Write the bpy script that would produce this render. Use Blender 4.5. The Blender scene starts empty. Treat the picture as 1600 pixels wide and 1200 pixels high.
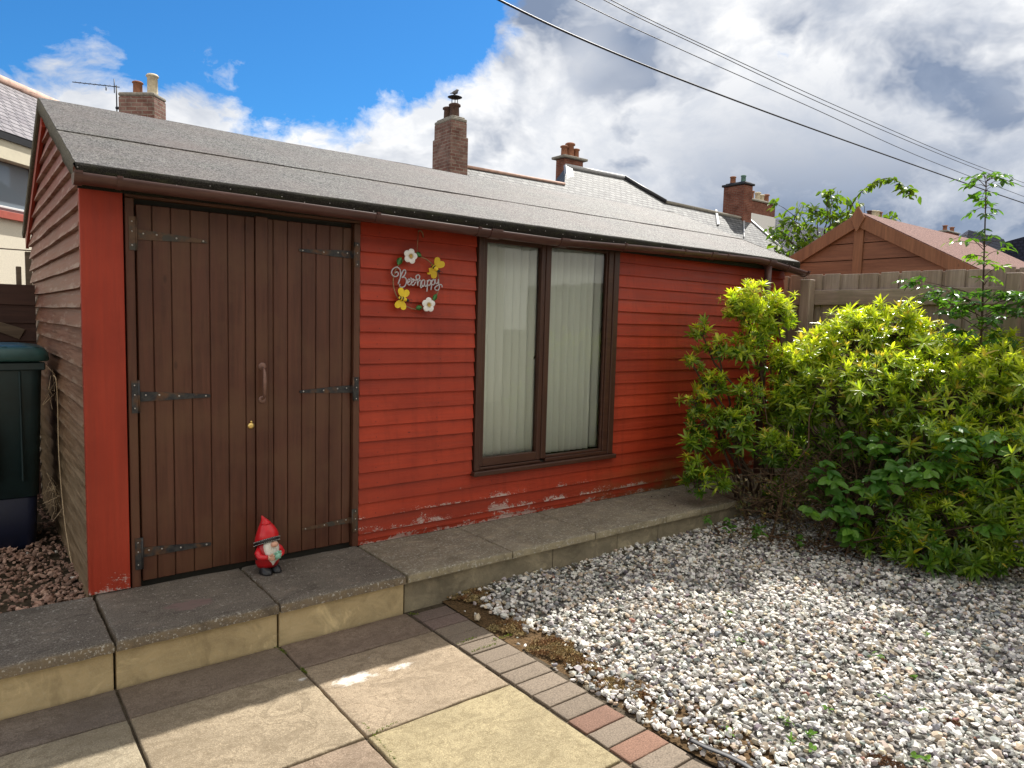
import bpy, bmesh, math, random
import numpy as np
from mathutils import Vector, Matrix, noise
random.seed(7); rng = np.random.default_rng(11)
S = bpy.context.scene; COL = S.collection
R = math.radians

# ------------------------------------------------------------ camera
YAW, PITCH, ROLL, FPX = 0.66519, 0.08704, 0.0270, 1102.69
CAM = np.array([-0.50664, -4.09770, 1.45597])
_fw = np.array([math.sin(YAW)*math.cos(PITCH), math.cos(YAW)*math.cos(PITCH), -math.sin(PITCH)])
_r = np.array([math.cos(YAW), -math.sin(YAW), 0]); _u = np.cross(_r, _fw)
_r2 = _r*math.cos(ROLL)+_u*math.sin(ROLL); _u2 = -_r*math.sin(ROLL)+_u*math.cos(ROLL)
cd = bpy.data.cameras.new('camera'); cam = bpy.data.objects.new('camera', cd); COL.objects.link(cam)
cd.sensor_width = 36; cd.lens = FPX/1600*36; cd.clip_start = .05; cd.clip_end = 2000
cam.matrix_world = Matrix(((_r2[0], _u2[0], -_fw[0], CAM[0]), (_r2[1], _u2[1], -_fw[1], CAM[1]),
                           (_r2[2], _u2[2], -_fw[2], CAM[2]), (0, 0, 0, 1)))
S.camera = cam
def ray(u, v): return _fw+_r2*(u-800)/FPX-_u2*(v-600)/FPX
def at(u, v, ax, val):
    d = ray(u, v); return CAM+d*((val-CAM[ax])/d[ax])
def dep(u, v, D): return CAM+ray(u, v)*D
def onplane(u, v, p0, n):
    d = ray(u, v); p0 = np.array(p0); n = np.array(n); return CAM+d*(((p0-CAM)@n)/(d@n))

# ------------------------------------------------------------ sun, sky, exposure
SUN_EL, SUN_AZ = R(48), R(64.4)      # azimuth measured from +Y towards +X
sund = np.array([math.cos(SUN_EL)*math.sin(SUN_AZ), math.cos(SUN_EL)*math.cos(SUN_AZ), math.sin(SUN_EL)])
sl = bpy.data.lights.new('sun', 'SUN'); so = bpy.data.objects.new('sun', sl); COL.objects.link(so)
sl.energy = 5.0; sl.angle = R(.55); sl.color = (1, .955, .88)
so.rotation_euler = Vector(sund).to_track_quat('Z', 'Y').to_euler()
S.view_settings.view_transform = 'Standard'; S.view_settings.look = 'None'
S.view_settings.gamma = 1; S.view_settings.exposure = 0.66
W = bpy.data.worlds.new('World'); S.world = W; W.use_nodes = True
nt = W.node_tree; nt.nodes.clear()

class G:
    """tiny node-graph helper"""
    def __init__(s, nt): s.nt = nt
    def n(s, t, **kw):
        nd = s.nt.nodes.new(t)
        for k, v in kw.items(): setattr(nd, k, v)
        return nd
    def put(s, sock, v):
        if isinstance(v, bpy.types.NodeSocket): s.nt.links.new(v, sock)
        elif v is not None:
            if isinstance(v, (tuple, list)) and len(v) == 3 and sock.type == 'RGBA': v = (*v, 1)
            sock.default_value = v
    def math(s, op, a, b=None, c=None, clamp=False):
        nd = s.n('ShaderNodeMath', operation=op, use_clamp=clamp)
        s.put(nd.inputs[0], a)
        if b is not None: s.put(nd.inputs[1], b)
        if c is not None: s.put(nd.inputs[2], c)
        return nd.outputs[0]
    def vmath(s, op, a, b=None, out=0):
        nd = s.n('ShaderNodeVectorMath', operation=op); s.put(nd.inputs[0], a)
        if b is not None:
            s.put(nd.inputs[3 if op == 'SCALE' else 1], b)
        return nd.outputs[out]
    def mix(s, f, a, b, mode='MIX'):
        nd = s.n('ShaderNodeMix', data_type='RGBA', blend_type=mode)
        s.put(nd.inputs[0], f); s.put(nd.inputs[6], a); s.put(nd.inputs[7], b); return nd.outputs[2]
    def noise(s, vec, scale, detail=3, rough=.55, dist=0, dim='3D'):
        nd = s.n('ShaderNodeTexNoise', noise_dimensions=dim)
        s.put(nd.inputs['Vector'], vec); s.put(nd.inputs['Scale'], scale); nd.inputs['Detail'].default_value = detail
        nd.inputs['Roughness'].default_value = rough; nd.inputs['Distortion'].default_value = dist
        return nd.outputs[0]
    def ramp(s, f, lo, hi, a=0., b=1.):
        nd = s.n('ShaderNodeMapRange', clamp=True); s.put(nd.inputs[0], f)
        for i, v in zip((1, 2, 3, 4), (lo, hi, a, b)): s.put(nd.inputs[i], v)
        return nd.outputs[0]
    def obj(s): return s.n('ShaderNodeTexCoord').outputs['Object']
    def scale(s, vec, sc, rot=(0, 0, 0)):
        nd = s.n('ShaderNodeMapping'); s.put(nd.inputs[0], vec); nd.inputs[3].default_value = sc; nd.inputs[2].default_value = rot
        return nd.outputs[0]
    def sep(s, vec):
        nd = s.n('ShaderNodeSeparateXYZ'); s.put(nd.inputs[0], vec); return nd.outputs

def build_world():
    g = G(nt)
    sky = g.n('ShaderNodeTexSky', sky_type='NISHITA'); sky.sun_disc = False
    sky.sun_elevation = SUN_EL; sky.sun_rotation = SUN_AZ; sky.altitude = 50
    sky.air_density = 1.0; sky.dust_density = .3; sky.ozone_density = 2.5
    d = g.n('ShaderNodeTexCoord').outputs['Generated']
    r = g.vmath('DOT_PRODUCT', d, (math.cos(YAW), -math.sin(YAW), 0), 1)      # towards picture right
    f = g.vmath('DOT_PRODUCT', d, (math.sin(YAW), math.cos(YAW), 0), 1)       # away from the camera
    x, y, z = g.sep(d)
    st = g.scale(d, (1, 1, 1.55))
    warp = g.n('ShaderNodeTexNoise'); g.put(warp.inputs['Vector'], st); warp.inputs['Scale'].default_value = 3.2; warp.inputs['Detail'].default_value = 5
    pw = g.vmath('ADD', st, g.vmath('SCALE', g.vmath('SUBTRACT', warp.outputs['Color'], (.5, .5, .5)), .16))
    pw = g.vmath('ADD', pw, CLOUD_OFF)
    sc = 3.4
    n1 = g.noise(pw, sc, 13, .63)
    sh = g.noise(g.vmath('ADD', pw, (.03, .015, .075)), sc, 6, .56)            # the field a step towards the sun
    edge = g.math('ADD', .340, g.math('MULTIPLY', g.math('MAXIMUM', g.math('ADD', r, .20), 0), .42))
    cov = g.ramp(g.math('SUBTRACT', edge, z), -.075, .10, -.32, .09)
    cov = g.math('ADD', cov, g.ramp(r, -.1, .25, 0, .13))
    cov = g.math('ADD', cov, g.math('MULTIPLY', g.ramp(r, -.25, -.5), -.05))
    cov = g.math('ADD', cov, g.ramp(z, .62, .80, 0, .26))
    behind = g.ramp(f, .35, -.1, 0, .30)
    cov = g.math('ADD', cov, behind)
    dens = g.math('ADD', n1, cov)
    a = g.ramp(dens, .455, .545)
    a = g.math('SMOOTH_MIN', a, 1., .1)
    thick = g.ramp(sh, .455, .56)
    big = g.noise(g.vmath('ADD', pw, (4, 7, 2)), 2.2, 3, .5)
    dark = g.math('MULTIPLY', thick, g.ramp(big, .42, .55, .30, 1.1))
    lowr = g.math('MULTIPLY', g.ramp(z, .34, .14), g.ramp(r, -.05, .30))
    dark = g.math('MAXIMUM', dark, g.math('MULTIPLY', lowr, g.ramp(n1, .60, .44, .40, 1.05)))
    dark = g.math('MULTIPLY', dark, g.ramp(r, -.32, .0, .35, 1.), clamp=True)
    cc = g.mix(dark, (9.2, 9.2, 9.2), (2.1, 2.65, 3.75))
    fine = g.noise(pw, 14, 8, .62)
    cc = g.mix(g.ramp(fine, .44, .62, .0, .30), cc, (3.7, 4.3, 5.4))
    cc = g.mix(g.ramp(f, .30, -.15), cc, (11.4, 10.9, 10.0))      # unseen clouds behind the camera, brightened to light the shed front
    skyc = g.mix(1.0, sky.outputs[0], (.27, .76, 1.16), 'MULTIPLY')
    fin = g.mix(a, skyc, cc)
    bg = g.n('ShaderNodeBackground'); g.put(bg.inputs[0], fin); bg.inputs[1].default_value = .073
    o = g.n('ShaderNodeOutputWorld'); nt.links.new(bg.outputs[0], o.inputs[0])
CLOUD_OFF = (2.6, 9.4, 4.4)
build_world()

# ------------------------------------------------------------ mesh helpers
class MB:
    def __init__(s): s.v = []; s.f = []; s.m = []; s.s = []; s.n = 0; s.c = None
    def add(s, vs, fs, mi=0, sm=False):
        b = s.n; s.v.extend([tuple(map(float, q)) for q in vs]); s.n += len(vs)
        for f in fs: s.f.append([i+b for i in f]); s.m.append(mi); s.s.append(sm)
        return s
    def box(s, x0, x1, y0, y1, z0, z1, mi=0, M=None):
        vs = [(x, y, z) for z in (z0, z1) for y in (y0, y1) for x in (x0, x1)]
        if M is not None: vs = [tuple(M @ Vector(q)) for q in vs]
        return s.add(vs, [(0, 2, 3, 1), (4, 5, 7, 6), (0, 1, 5, 4), (2, 6, 7, 3), (1, 3, 7, 5), (0, 4, 6, 2)], mi)
    def prism(s, pts, ax, a0, a1, mi=0):
        """extrude a 2-D polygon (in the two axes other than ax) from a0 to a1"""
        def mk(p, a):
            q = list(p); q.insert(ax, a); return q
        n = len(pts); vs = [mk(p, a0) for p in pts]+[mk(p, a1) for p in pts]
        fs = [tuple(range(n)), tuple(range(2*n-1, n-1, -1))]+[(i, i+n, (i+1) % n+n, (i+1) % n) for i in range(n)]
        return s.add(vs, fs, mi)
    def extr(s, pts, off, mi=0):
        n = len(pts); pts = [np.array(p, float) for p in pts]; off = np.array(off, float)
        vs = pts+[p+off for p in pts]
        fs = [tuple(range(n)), tuple(range(2*n-1, n-1, -1))]+[(i, i+n, (i+1) % n+n, (i+1) % n) for i in range(n)]
        return s.add(vs, fs, mi)
    def tube(s, pts, r, seg=8, mi=0, cap=True, flat=1.0):
        pts = [np.array(p, float) for p in pts]; n = len(pts)
        rs = r if hasattr(r, '__len__') else [r]*n
        t0 = pts[1]-pts[0]; t0 /= np.linalg.norm(t0)+1e-12
        a = np.array([0, 0, 1.]) if abs(t0[2]) < .9 else np.array([1., 0, 0])
        nn = np.cross(t0, a); nn /= np.linalg.norm(nn); vs = []
        for i in range(n):
            t = pts[min(i+1, n-1)]-pts[max(i-1, 0)]; t /= np.linalg.norm(t)+1e-12
            nn = nn-t*(nn@t); nn /= np.linalg.norm(nn)+1e-12; bb = np.cross(t, nn)
            for k in range(seg):
                an = 2*math.pi*k/seg; vs.append(pts[i]+rs[i]*(math.cos(an)*nn+math.sin(an)*bb*flat))
        fs = [(i*seg+k, i*seg+(k+1) % seg, (i+1)*seg+(k+1) % seg, (i+1)*seg+k) for i in range(n-1) for k in range(seg)]
        if cap: fs += [tuple(range(seg-1, -1, -1)), tuple((n-1)*seg+k for k in range(seg))]
        return s.add(vs, fs, mi, True)
    def lathe(s, prof, c, seg=20, mi=0, M=None, sx=1, sy=1):
        vs = []; n = len(prof)
        for (r, z) in prof:
            for k in range(seg):
                a = 2*math.pi*k/seg; p = Vector((r*math.cos(a)*sx, r*math.sin(a)*sy, z))
                if M is not None: p = M @ p
                vs.append((p[0]+c[0], p[1]+c[1], p[2]+c[2]))
        fs = [(i*seg+k, i*seg+(k+1) % seg, (i+1)*seg+(k+1) % seg, (i+1)*seg+k) for i in range(n-1) for k in range(seg)]
        fs += [tuple(range(seg-1, -1, -1)), tuple((n-1)*seg+k for k in range(seg))]
        return s.add(vs, fs, mi, True)
    def ball(s, c, r, mi=0, seg=16, M=None):
        rx, ry, rz = r if hasattr(r, '__len__') else (r, r, r)
        n = 10; prof = [(max(math.sin(math.pi*i/n), 1e-4), -math.cos(math.pi*i/n)) for i in range(n+1)]
        D = Matrix.Diagonal((rx, ry, rz, 1)); 
        return s.lathe(prof, c, seg, mi, (M @ D) if M is not None else D)
    def build(s, name, mats, parent=None, bevel=0, label=None, seg=1):
        me = bpy.data.meshes.new(name); me.from_pydata(s.v, [], s.f); me.update()
        if not isinstance(mats, (list, tuple)): mats = [mats]
        for m in mats: me.materials.append(m)
        me.polygons.foreach_set('material_index', s.m); me.polygons.foreach_set('use_smooth', s.s)
        if s.c is not None:
            ca = me.color_attributes.new('Col', 'FLOAT_COLOR', 'POINT'); ca.data.foreach_set('color', np.array(s.c, np.float32).ravel())
        return link(name, me, parent, bevel, label, seg)
def link(name, me, parent=None, bevel=0, label=None, seg=1):
    o = bpy.data.objects.new(name, me); COL.objects.link(o)
    if parent is not None:
        o.parent = parent
        if parent.parent is None: o.matrix_parent_inverse = Matrix.Translation(-Vector(parent.location))
    if bevel:
        b = o.modifiers.new('bevel', 'BEVEL'); b.width = bevel; b.segments = seg; b.limit_method = 'ANGLE'
    if label: o['label'] = label
    return o
def tag(o, label=None, cat=None, group=None, kind=None):
    if label: o['label'] = label
    if cat: o['category'] = cat
    if group: o['group'] = group
    if kind: o['kind'] = kind
    return o
def thing(name, loc, label, cat, group=None):
    o = bpy.data.objects.new(name, None); COL.objects.link(o); o.location = tuple(float(q) for q in loc); o.empty_display_size = .1
    return tag(o, label, cat, group)
def np_mesh(name, V, F, mats, cols=None, mi=None, smooth=False, parent=None, label=None):
    """V (n,3), F (m,k) arrays -> object"""
    me = bpy.data.meshes.new(name); k = F.shape[1]; m = len(F)
    me.vertices.add(len(V)); me.vertices.foreach_set('co', V.astype(np.float32).ravel())
    me.loops.add(m*k); me.loops.foreach_set('vertex_index', F.astype(np.int32).ravel())
    me.polygons.add(m); me.polygons.foreach_set('loop_start', (np.arange(m)*k).astype(np.int32))
    if not isinstance(mats, (list, tuple)): mats = [mats]
    for q in mats: me.materials.append(q)
    if mi is not None: me.polygons.foreach_set('material_index', mi.astype(np.int32))
    me.polygons.foreach_set('use_smooth', np.full(m, smooth))
    me.update(calc_edges=True); me.validate()
    if cols is not None:
        ca = me.color_attributes.new('Col', 'FLOAT_COLOR', 'POINT')
        c4 = np.ones((len(V), 4), np.float32); c4[:, :3] = cols; ca.data.foreach_set('color', c4.ravel())
    return link(name, me, parent, 0, label)

# ------------------------------------------------------------ materials
def mat(name, fn):
    m = bpy.data.materials.new(name); m.use_nodes = True; t = m.node_tree; t.nodes.clear(); g = G(t)
    b = g.n('ShaderNodeBsdfPrincipled'); o = g.n('ShaderNodeOutputMaterial'); t.links.new(b.outputs[0], o.inputs[0])
    g.b = b; g.o = o; fn(g); return m
def setp(g, col=None, rough=None, metal=None, spec=None, bump=None, bs=.3, bd=.01):
    b = g.b
    if col is not None: g.put(b.inputs['Base Color'], col)
    if rough is not None: g.put(b.inputs['Roughness'], rough)
    if metal is not None: g.put(b.inputs['Metallic'], metal)
    if spec is not None: g.put(b.inputs['Specular IOR Level'], spec)
    if bump is not None:
        bn = g.n('ShaderNodeBump'); g.put(bn.inputs['Height'], bump); bn.inputs['Strength'].default_value = bs; bn.inputs['Distance'].default_value = bd
        g.nt.links.new(bn.outputs[0], b.inputs['Normal'])
def plain(name, col, rough=.5, metal=0, var=.15, sc=8, spec=.5, bs=.15):
    def f(g):
        n = g.noise(g.obj(), sc, 5, .6)
        c = g.mix(g.ramp(n, .3, .7), tuple(q*(1-var) for q in col), tuple(min(1, q*(1+var)) for q in col))
        setp(g, c, rough, metal, spec, n, bs, .004)
    return mat(name, f)

def red_wood(name, axis, weather, base=(.41, .038, .011)):
    """painted boards; axis = direction of the grain; weather 0..1"""
    def f(g):
        o = g.obj(); st = [38, 38, 38]; st[axis] = 1.6
        grain = g.noise(g.scale(o, tuple(st)), 1.6, 6, .62)
        st2 = [9, 9, 9]; st2[axis] = 1.2
        mid = g.noise(g.scale(o, tuple(st2)), 1, 3, .5)
        blot = g.noise(o, 2.1, 4, .6)
        b2 = tuple(q*.72 for q in base); b3 = (min(1, base[0]*1.12), base[1]*1.35, base[2]*1.5)
        c = g.mix(g.ramp(mid, .35, .68), b2, base)
        c = g.mix(g.ramp(blot, .42, .7, 0, .75), c, b3)
        c = g.mix(g.ramp(grain, .38, .62, .22, 0), c, tuple(q*.45 for q in base))
        x, y, z = g.sep(o)
        if axis == 0:
            row = g.math('FLOOR', g.math('DIVIDE', g.math('ADD', z, .028+10), .1)); wn = g.n('ShaderNodeTexWhiteNoise', noise_dimensions='1D'); g.put(wn.inputs['W'], row)
            c = g.mix(1., c, g.mix(wn.outputs[0], (.84, .82, .82), (1.1, 1.12, 1.1)), 'MULTIPLY')
            strk = g.noise(g.scale(o, (16, 16, .9)), 1.3, 4, .6); c = g.mix(g.ramp(strk, .5, .68, 0, .30), c, tuple(q*.4 for q in base))
            fq = g.math('FRACT', g.math('DIVIDE', g.math('ADD', z, .028+10), .1)); nx_ = g.math('SUBTRACT', g.math('FRACT', g.math('ADD', g.math('DIVIDE', x, .46), g.math('MULTIPLY', wn.outputs[0], .05))), .5)
            dn_ = g.math('SQRT', g.math('ADD', g.math('POWER', g.math('MULTIPLY', nx_, .46), 2.), g.math('POWER', g.math('MULTIPLY', g.math('SUBTRACT', fq, .24), .1), 2.)))
            c = g.mix(g.ramp(dn_, .0045, .0025, 0, .8), c, (.05, .012, .008))
        if weather < .5:
            # paint flaked off the lowest boards, thinning upwards
            fl = g.math('ADD', g.math('MULTIPLY', g.noise(o, 34, 8, .75), .55), g.math('MULTIPLY', g.noise(g.scale(o, (.8, 1, 1.8)), 8, 5, .6), .45))
            fl2 = g.noise(g.scale(o, (1., 1, 2.5)), 3.2, 4, .6)
            # position inside a board (bottom edge wears first)
            fr = g.math('FRACT', g.math('DIVIDE', g.math('ADD', z, .028+10), .1))
            edge = g.ramp(fr, .0, .75, .11 if weather < .3 else .0, -.05 if weather < .3 else .0)
            hz = g.ramp(z, .02, .42, .09, -.22) if weather < .3 else g.ramp(z, .0, .30, .10, -.16)
            leftm = g.ramp(x, 2.6, 3.8, 0., -.05)
            env = g.math('ADD', g.math('ADD', g.math('MULTIPLY', fl, .45), g.math('MULTIPLY', fl2, .60)), g.math('ADD', g.math('ADD', edge, hz), leftm))
            env = g.ramp(env, .555, .72)
            spk = g.ramp(g.noise(g.scale(o, (1, 1, 1.7)), 62, 5, .8), .36, .64)
            k = g.ramp(g.math('ADD', spk, g.math('SUBTRACT', env, 1.)), .0, .12, 0, .9)
            c = g.mix(k, c, g.mix(g.ramp(grain, .35, .65), (.30, .20, .17), (.62, .52, .48)))
            # green-ochre algae towards the shaded damp end
            al = g.math('MULTIPLY', g.ramp(z, .0, .36, 1, 0), g.ramp(x, 3.2, 4.6))
            al = g.math('MULTIPLY', al, g.ramp(g.math('ADD', g.noise(o, 5, 4, .6), g.ramp(fr, 0, .8, .16, 0)), .42, .62))
            c = g.mix(g.math('MULTIPLY', al, .8), c, (.13, .085, .025))
            # knots
            vo = g.n('ShaderNodeTexVoronoi'); g.put(vo.inputs['Vector'], g.scale(o, (2.3, 1, 6))); vo.inputs['Scale'].default_value = 1.1
            kn = g.ramp(vo.outputs['Distance'], .015, .035, .75, 0)
            c = g.mix(kn, c, (.06, .012, .01))
        else:
            fr = g.math('FRACT', g.math('DIVIDE', g.math('ADD', z, .03+10), .1))
            fl = g.noise(g.scale(o, (14, 5, 30)), 1, 7, .7)
            v = g.math('ADD', fl, g.ramp(fr, 0, .35, .16, -.02))
            v = g.math('ADD', v, g.ramp(blot, .3, .7, -.05, .07))
            c = g.mix(g.ramp(blot, .35, .7, .0, .45), c, (.24, .065, .045))
            c = g.mix(g.ramp(v, .56, .70, 0, .8), c, (.58, .40, .32))
            low = g.ramp(g.math('ADD', z, g.math('MULTIPLY', blot, .6)), .8, 2.6, .95, 0.15)
            c = g.mix(low, c, g.mix(g.ramp(grain, .3, .7), (.10, .072, .035), (.27, .20, .12)))
        rr = g.ramp(grain, .3, .7, .42, .62)
        setp(g, c, rr, 0, .4, g.math('ADD', g.math('MULTIPLY', grain, 1.0), g.math('MULTIPLY', mid, .8)), .35, .004)
    return mat(name, f)
M_red = red_wood('red_painted_board', 0, .2)
M_redv = red_wood('red_painted_corner_board', 2, .35, (.37, .036, .014))
M_redside = red_wood('weathered_red_board', 1, .9, (.36, .085, .05))
def wood(name, a, b, axis=2, rough=.55, sc=1., spec=.4, stain=None):
    def f(g):
        o = g.obj(); st = [30*sc]*3; st[axis] = 1.8*sc
        grain = g.noise(g.scale(o, tuple(st)), 1.5, 6, .62, .3); st2 = [7*sc]*3; st2[axis] = .7*sc
        mid = g.noise(g.scale(o, tuple(st2)), 1.2, 3, .5)
        c = g.mix(g.ramp(mid, .3, .7), a, b)
        c = g.mix(g.ramp(grain, .36, .62, .45, 0), c, tuple(q*.45 for q in a))
        if stain:
            n = g.noise(o, 3., 5, .6); c = g.mix(g.ramp(n, .45, .7, 0, .8), c, stain)
        vo = g.n('ShaderNodeTexVoronoi'); v = [5., 5., 5.]; v[axis] = 2.; g.put(vo.inputs['Vector'], g.scale(o, tuple(v))); vo.inputs['Scale'].default_value = 1.2
        c = g.mix(g.ramp(vo.outputs['Distance'], .03, .07, .6, 0), c, tuple(q*.4 for q in a))
        setp(g, c, rough, 0, spec, g.math('ADD', grain, mid), .3, .004)
    return mat(name, f)
M_door = wood('dark_stained_door', (.082, .027, .014), (.118, .045, .026), 2, .45, stain=(.115, .055, .027))
M_doorx = wood('dark_stained_head', (.095, .036, .02), (.13, .06, .034), 0, .5)
M_win = wood('brown_stained_window', (.058, .022, .014), (.085, .036, .020), 2, .42)
M_winx = wood('brown_stained_window_rail', (.058, .022, .014), (.085, .036, .020), 0, .42)
M_fence = wood('weathered_fence_board', (.30, .215, .165), (.47, .375, .305), 2, .8, stain=(.25, .20, .15))
M_fencey = wood('weathered_fence_rail', (.30, .215, .165), (.43, .34, .27), 1, .8, stain=(.17, .15, .09))
M_dfence = wood('dark_brown_fence', (.045, .018, .012), (.075, .034, .022), 0, .7)
M_cedar = wood('orange_brown_cladding', (.22, .088, .042), (.30, .13, .065), 1, .6)
M_cedarz = wood('orange_brown_trim', (.25, .105, .048), (.31, .14, .066), 2, .6)
M_oldwood = wood('old_grey_brown_timber', (.10, .07, .045), (.19, .14, .095), 0, .8)

def m_felt(g):
    o = g.obj()
    f1 = g.noise(o, 260, 2, .8); f2 = g.noise(o, 125, 3, .8); big = g.noise(o, 1.3, 4, .6); md = g.noise(g.scale(o, (3, 9, 9)), 1, 4, .6)
    vo = g.n('ShaderNodeTexVoronoi'); g.put(vo.inputs['Vector'], o); vo.inputs['Scale'].default_value = 118
    rc = g.sep(vo.outputs['Color'])[0]; big2 = g.noise(g.scale(o, (1, 2.5, 2.5)), 4.5, 4, .65)
    c = g.mix(g.ramp(g.math('ADD', rc, g.math('MULTIPLY', g.math('SUBTRACT', big2, .5), .5)), .1, .95), (.018, .016, .014), (.215, .205, .185))
    c = g.mix(g.ramp(f2, .56, .64, 0, .6), c, (.42, .41, .38))
    c = g.mix(g.ramp(f2, .46, .40, 0, .7), c, (.03, .03, .028))
    c = g.mix(g.ramp(big, .40, .72, 0, .45), c, (.15, .105, .09))
    c = g.mix(g.ramp(md, .5, .8, 0, .35), c, (.10, .10, .07))
    setp(g, c, g.ramp(f2, .4, .7, .74, .58), 0, .34, g.math('ADD', f1, f2), .9, .006)
M_felt = mat('mineral_roof_felt', m_felt)
def m_feltedge(g):
    o = g.obj(); f1 = g.noise(o, 160, 3, .7); f2 = g.noise(g.scale(o, (3, 3, 10)), 3, 5, .65)
    c = g.mix(g.ramp(f1, .4, .7), (.010, .009, .007), (.05, .045, .035))
    c = g.mix(g.ramp(f2, .5, .72, 0, .6), c, (.045, .05, .02))
    v = g.n('ShaderNodeTexVoronoi'); g.put(v.inputs['Vector'], o); v.inputs['Scale'].default_value = 12
    c = g.mix(g.ramp(v.outputs['Distance'], .03, .06, .5, 0), c, (.4, .4, .38))
    setp(g, c, .9, 0, .2, g.math('ADD', f1, f2), .8, .01)
M_feltedge = mat('mossy_felt_edge', m_feltedge)
def m_gutter(g):
    o = g.obj(); n = g.noise(g.scale(o, (2, 12, 12)), 2, 5, .65)
    c = g.mix(g.ramp(n, .3, .7), (.050, .018, .014), (.115, .052, .042)); c = g.mix(g.ramp(n, .66, .78, 0, .4), c, (.2, .16, .13))
    setp(g, c, .42, 0, .5, n, .1, .003)
M_gut = mat('brown_plastic_gutter', m_gutter)
def m_steel(g):
    o = g.obj(); n = g.noise(o, 38, 5, .65); n2 = g.noise(o, 14, 3, .5)
    c = g.mix(g.ramp(n, .38, .6), (.022, .024, .03), (.06, .06, .058)); c = g.mix(g.ramp(n2, .5, .64, 0, .85), c, (.14, .07, .035))
    setp(g, c, g.ramp(n, .3, .7, .38, .7), .45, .5, n, .3, .002)
M_steel = mat('rusty_black_hinge', m_steel)
def m_paintedsteel(g):
    o = g.obj(); n = g.noise(o, 38, 5, .65); n2 = g.noise(o, 16, 3, .5)
    c = g.mix(g.ramp(n, .38, .6), (.085, .045, .026), (.12, .07, .04)); c = g.mix(g.ramp(n2, .5, .60, 0, .8), c, (.045, .05, .045))
    setp(g, c, .6, .2, .5, n, .3, .002)
M_psteel = mat('brown_painted_hinge', m_paintedsteel)
M_brass = plain('gold_brass', (.85, .62, .22), .3, .85, .15, 60)
M_screw = plain('bright_screw', (.5, .48, .45), .35, .8)
M_dark = plain('dark_shed_interior', (.03, .028, .022), .9)
M_blind = mat('pale_blind_fabric', lambda g: setp(g, g.mix(g.noise(g.scale(g.obj(), (40, 40, 6)), 2, 3), (.90, .93, .84), (.94, .96, .90)), .8, 0, .2))
def m_glass(g):
    t = g.nt; gl = g.n('ShaderNodeBsdfGlossy'); gl.inputs['Roughness'].default_value = .0
    tr = g.n('ShaderNodeBsdfTransparent'); tr.inputs[0].default_value = (.96, .99, .965, 1)
    fr = g.n('ShaderNodeFresnel'); fr.inputs['IOR'].default_value = 1.52
    n = g.noise(g.obj(), 1.2, 2, .5); bn = g.n('ShaderNodeBump'); g.put(bn.inputs['Height'], n); bn.inputs['Strength'].default_value = .06; bn.inputs['Distance'].default_value = .02
    t.links.new(bn.outputs[0], gl.inputs['Normal'])
    mx = g.n('ShaderNodeMixShader'); g.put(mx.inputs[0], g.math('MULTIPLY', fr.outputs[0], 1.35, clamp=True)); t.links.new(tr.outputs[0], mx.inputs[1]); t.links.new(gl.outputs[0], mx.inputs[2])
    t.links.new(mx.outputs[0], g.o.inputs[0])
M_glass = mat('window_glass', m_glass)
def stone(name, a, b, fleck=(.45, .43, .38), fa=.5, sc=1., bs=.5, patch=None, edge=False):
    def f(g):
        o = g.obj(); big = g.noise(o, 2.4*sc, 5, .62); riv = g.noise(g.scale(o, (5*sc, 13*sc, 8*sc)), 1, 6, .65, 1.2); gr = g.noise(o, 170, 3, .7)
        c = g.mix(g.ramp(big, .32, .68), a, b); c = g.mix(g.ramp(riv, .35, .62, .45, 0), c, tuple(q*.5 for q in a))
        c = g.mix(g.ramp(gr, .42, .70, .0, .35), c, fleck)
        sp = g.noise(o, 46, 3, .6); c = g.mix(g.ramp(sp, .61, .67, 0, fa), c, fleck)
        if patch:
            for (px, py, rx, ry, pc, thr) in patch:
                x, y, z = g.sep(o)
                d = g.math('SQRT', g.math('ADD', g.math('POWER', g.math('DIVIDE', g.math('SUBTRACT', x, px), rx), 2.), g.math('POWER', g.math('DIVIDE', g.math('SUBTRACT', y, py), ry), 2.)))
                k = g.math('ADD', g.ramp(d, .2, 1.1, .32, -.4), g.noise(g.scale(o, (9, 16, 9)), 1.4, 6, .7))
                c = g.mix(g.ramp(k, thr, thr+.12), c, pc)
        if edge:
            x, y, z = g.sep(o); k = g.math('MULTIPLY', g.ramp(z, -.004, -.014), g.ramp(g.noise(o, 22, 4, .6), .3, .6, .35, .95))
            c = g.mix(k, c, edge); sp2 = g.noise(o, 70, 3, .6); c = g.mix(g.math('MULTIPLY', g.ramp(z, -.0005, -.006), g.ramp(sp2, .58, .64, 0, .8)), c, fleck)
        bl2 = g.noise(g.scale(o, (2.2, 3.4, 2)), 2.2, 6, .68, .6); c = g.mix(g.ramp(bl2, .55, .72, 0, .55), c, tuple(min(1, q*1.75) for q in b)); c = g.mix(g.ramp(bl2, .45, .33, 0, .5), c, tuple(q*.5 for q in a))
        setp(g, c, .85, 0, .25, g.math('ADD', g.math('MULTIPLY', riv, 1.), g.math('MULTIPLY', gr, .22)), bs, .012)
    return mat(name, f)
M_slabA = stone('dark_riven_step_slab', (.082, .066, .053), (.135, .112, .090), edge=(.20, .155, .10), patch=[(.36, -.42, .26, .13, (.17, .12, .11), .60)])
M_slabB = stone('grey_riven_step_slab', (.150, .122, .085), (.235, .200, .142), edge=(.30, .26, .17))
M_riser = stone('cream_riser', (.50, .385, .21), (.60, .475, .27), (.55, .48, .32), .3, .8, .25)
M_riserB = stone('stained_riser', (.22, .19, .135), (.36, .31, .21), (.14, .13, .10), .3, 1.2, .3)
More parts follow.
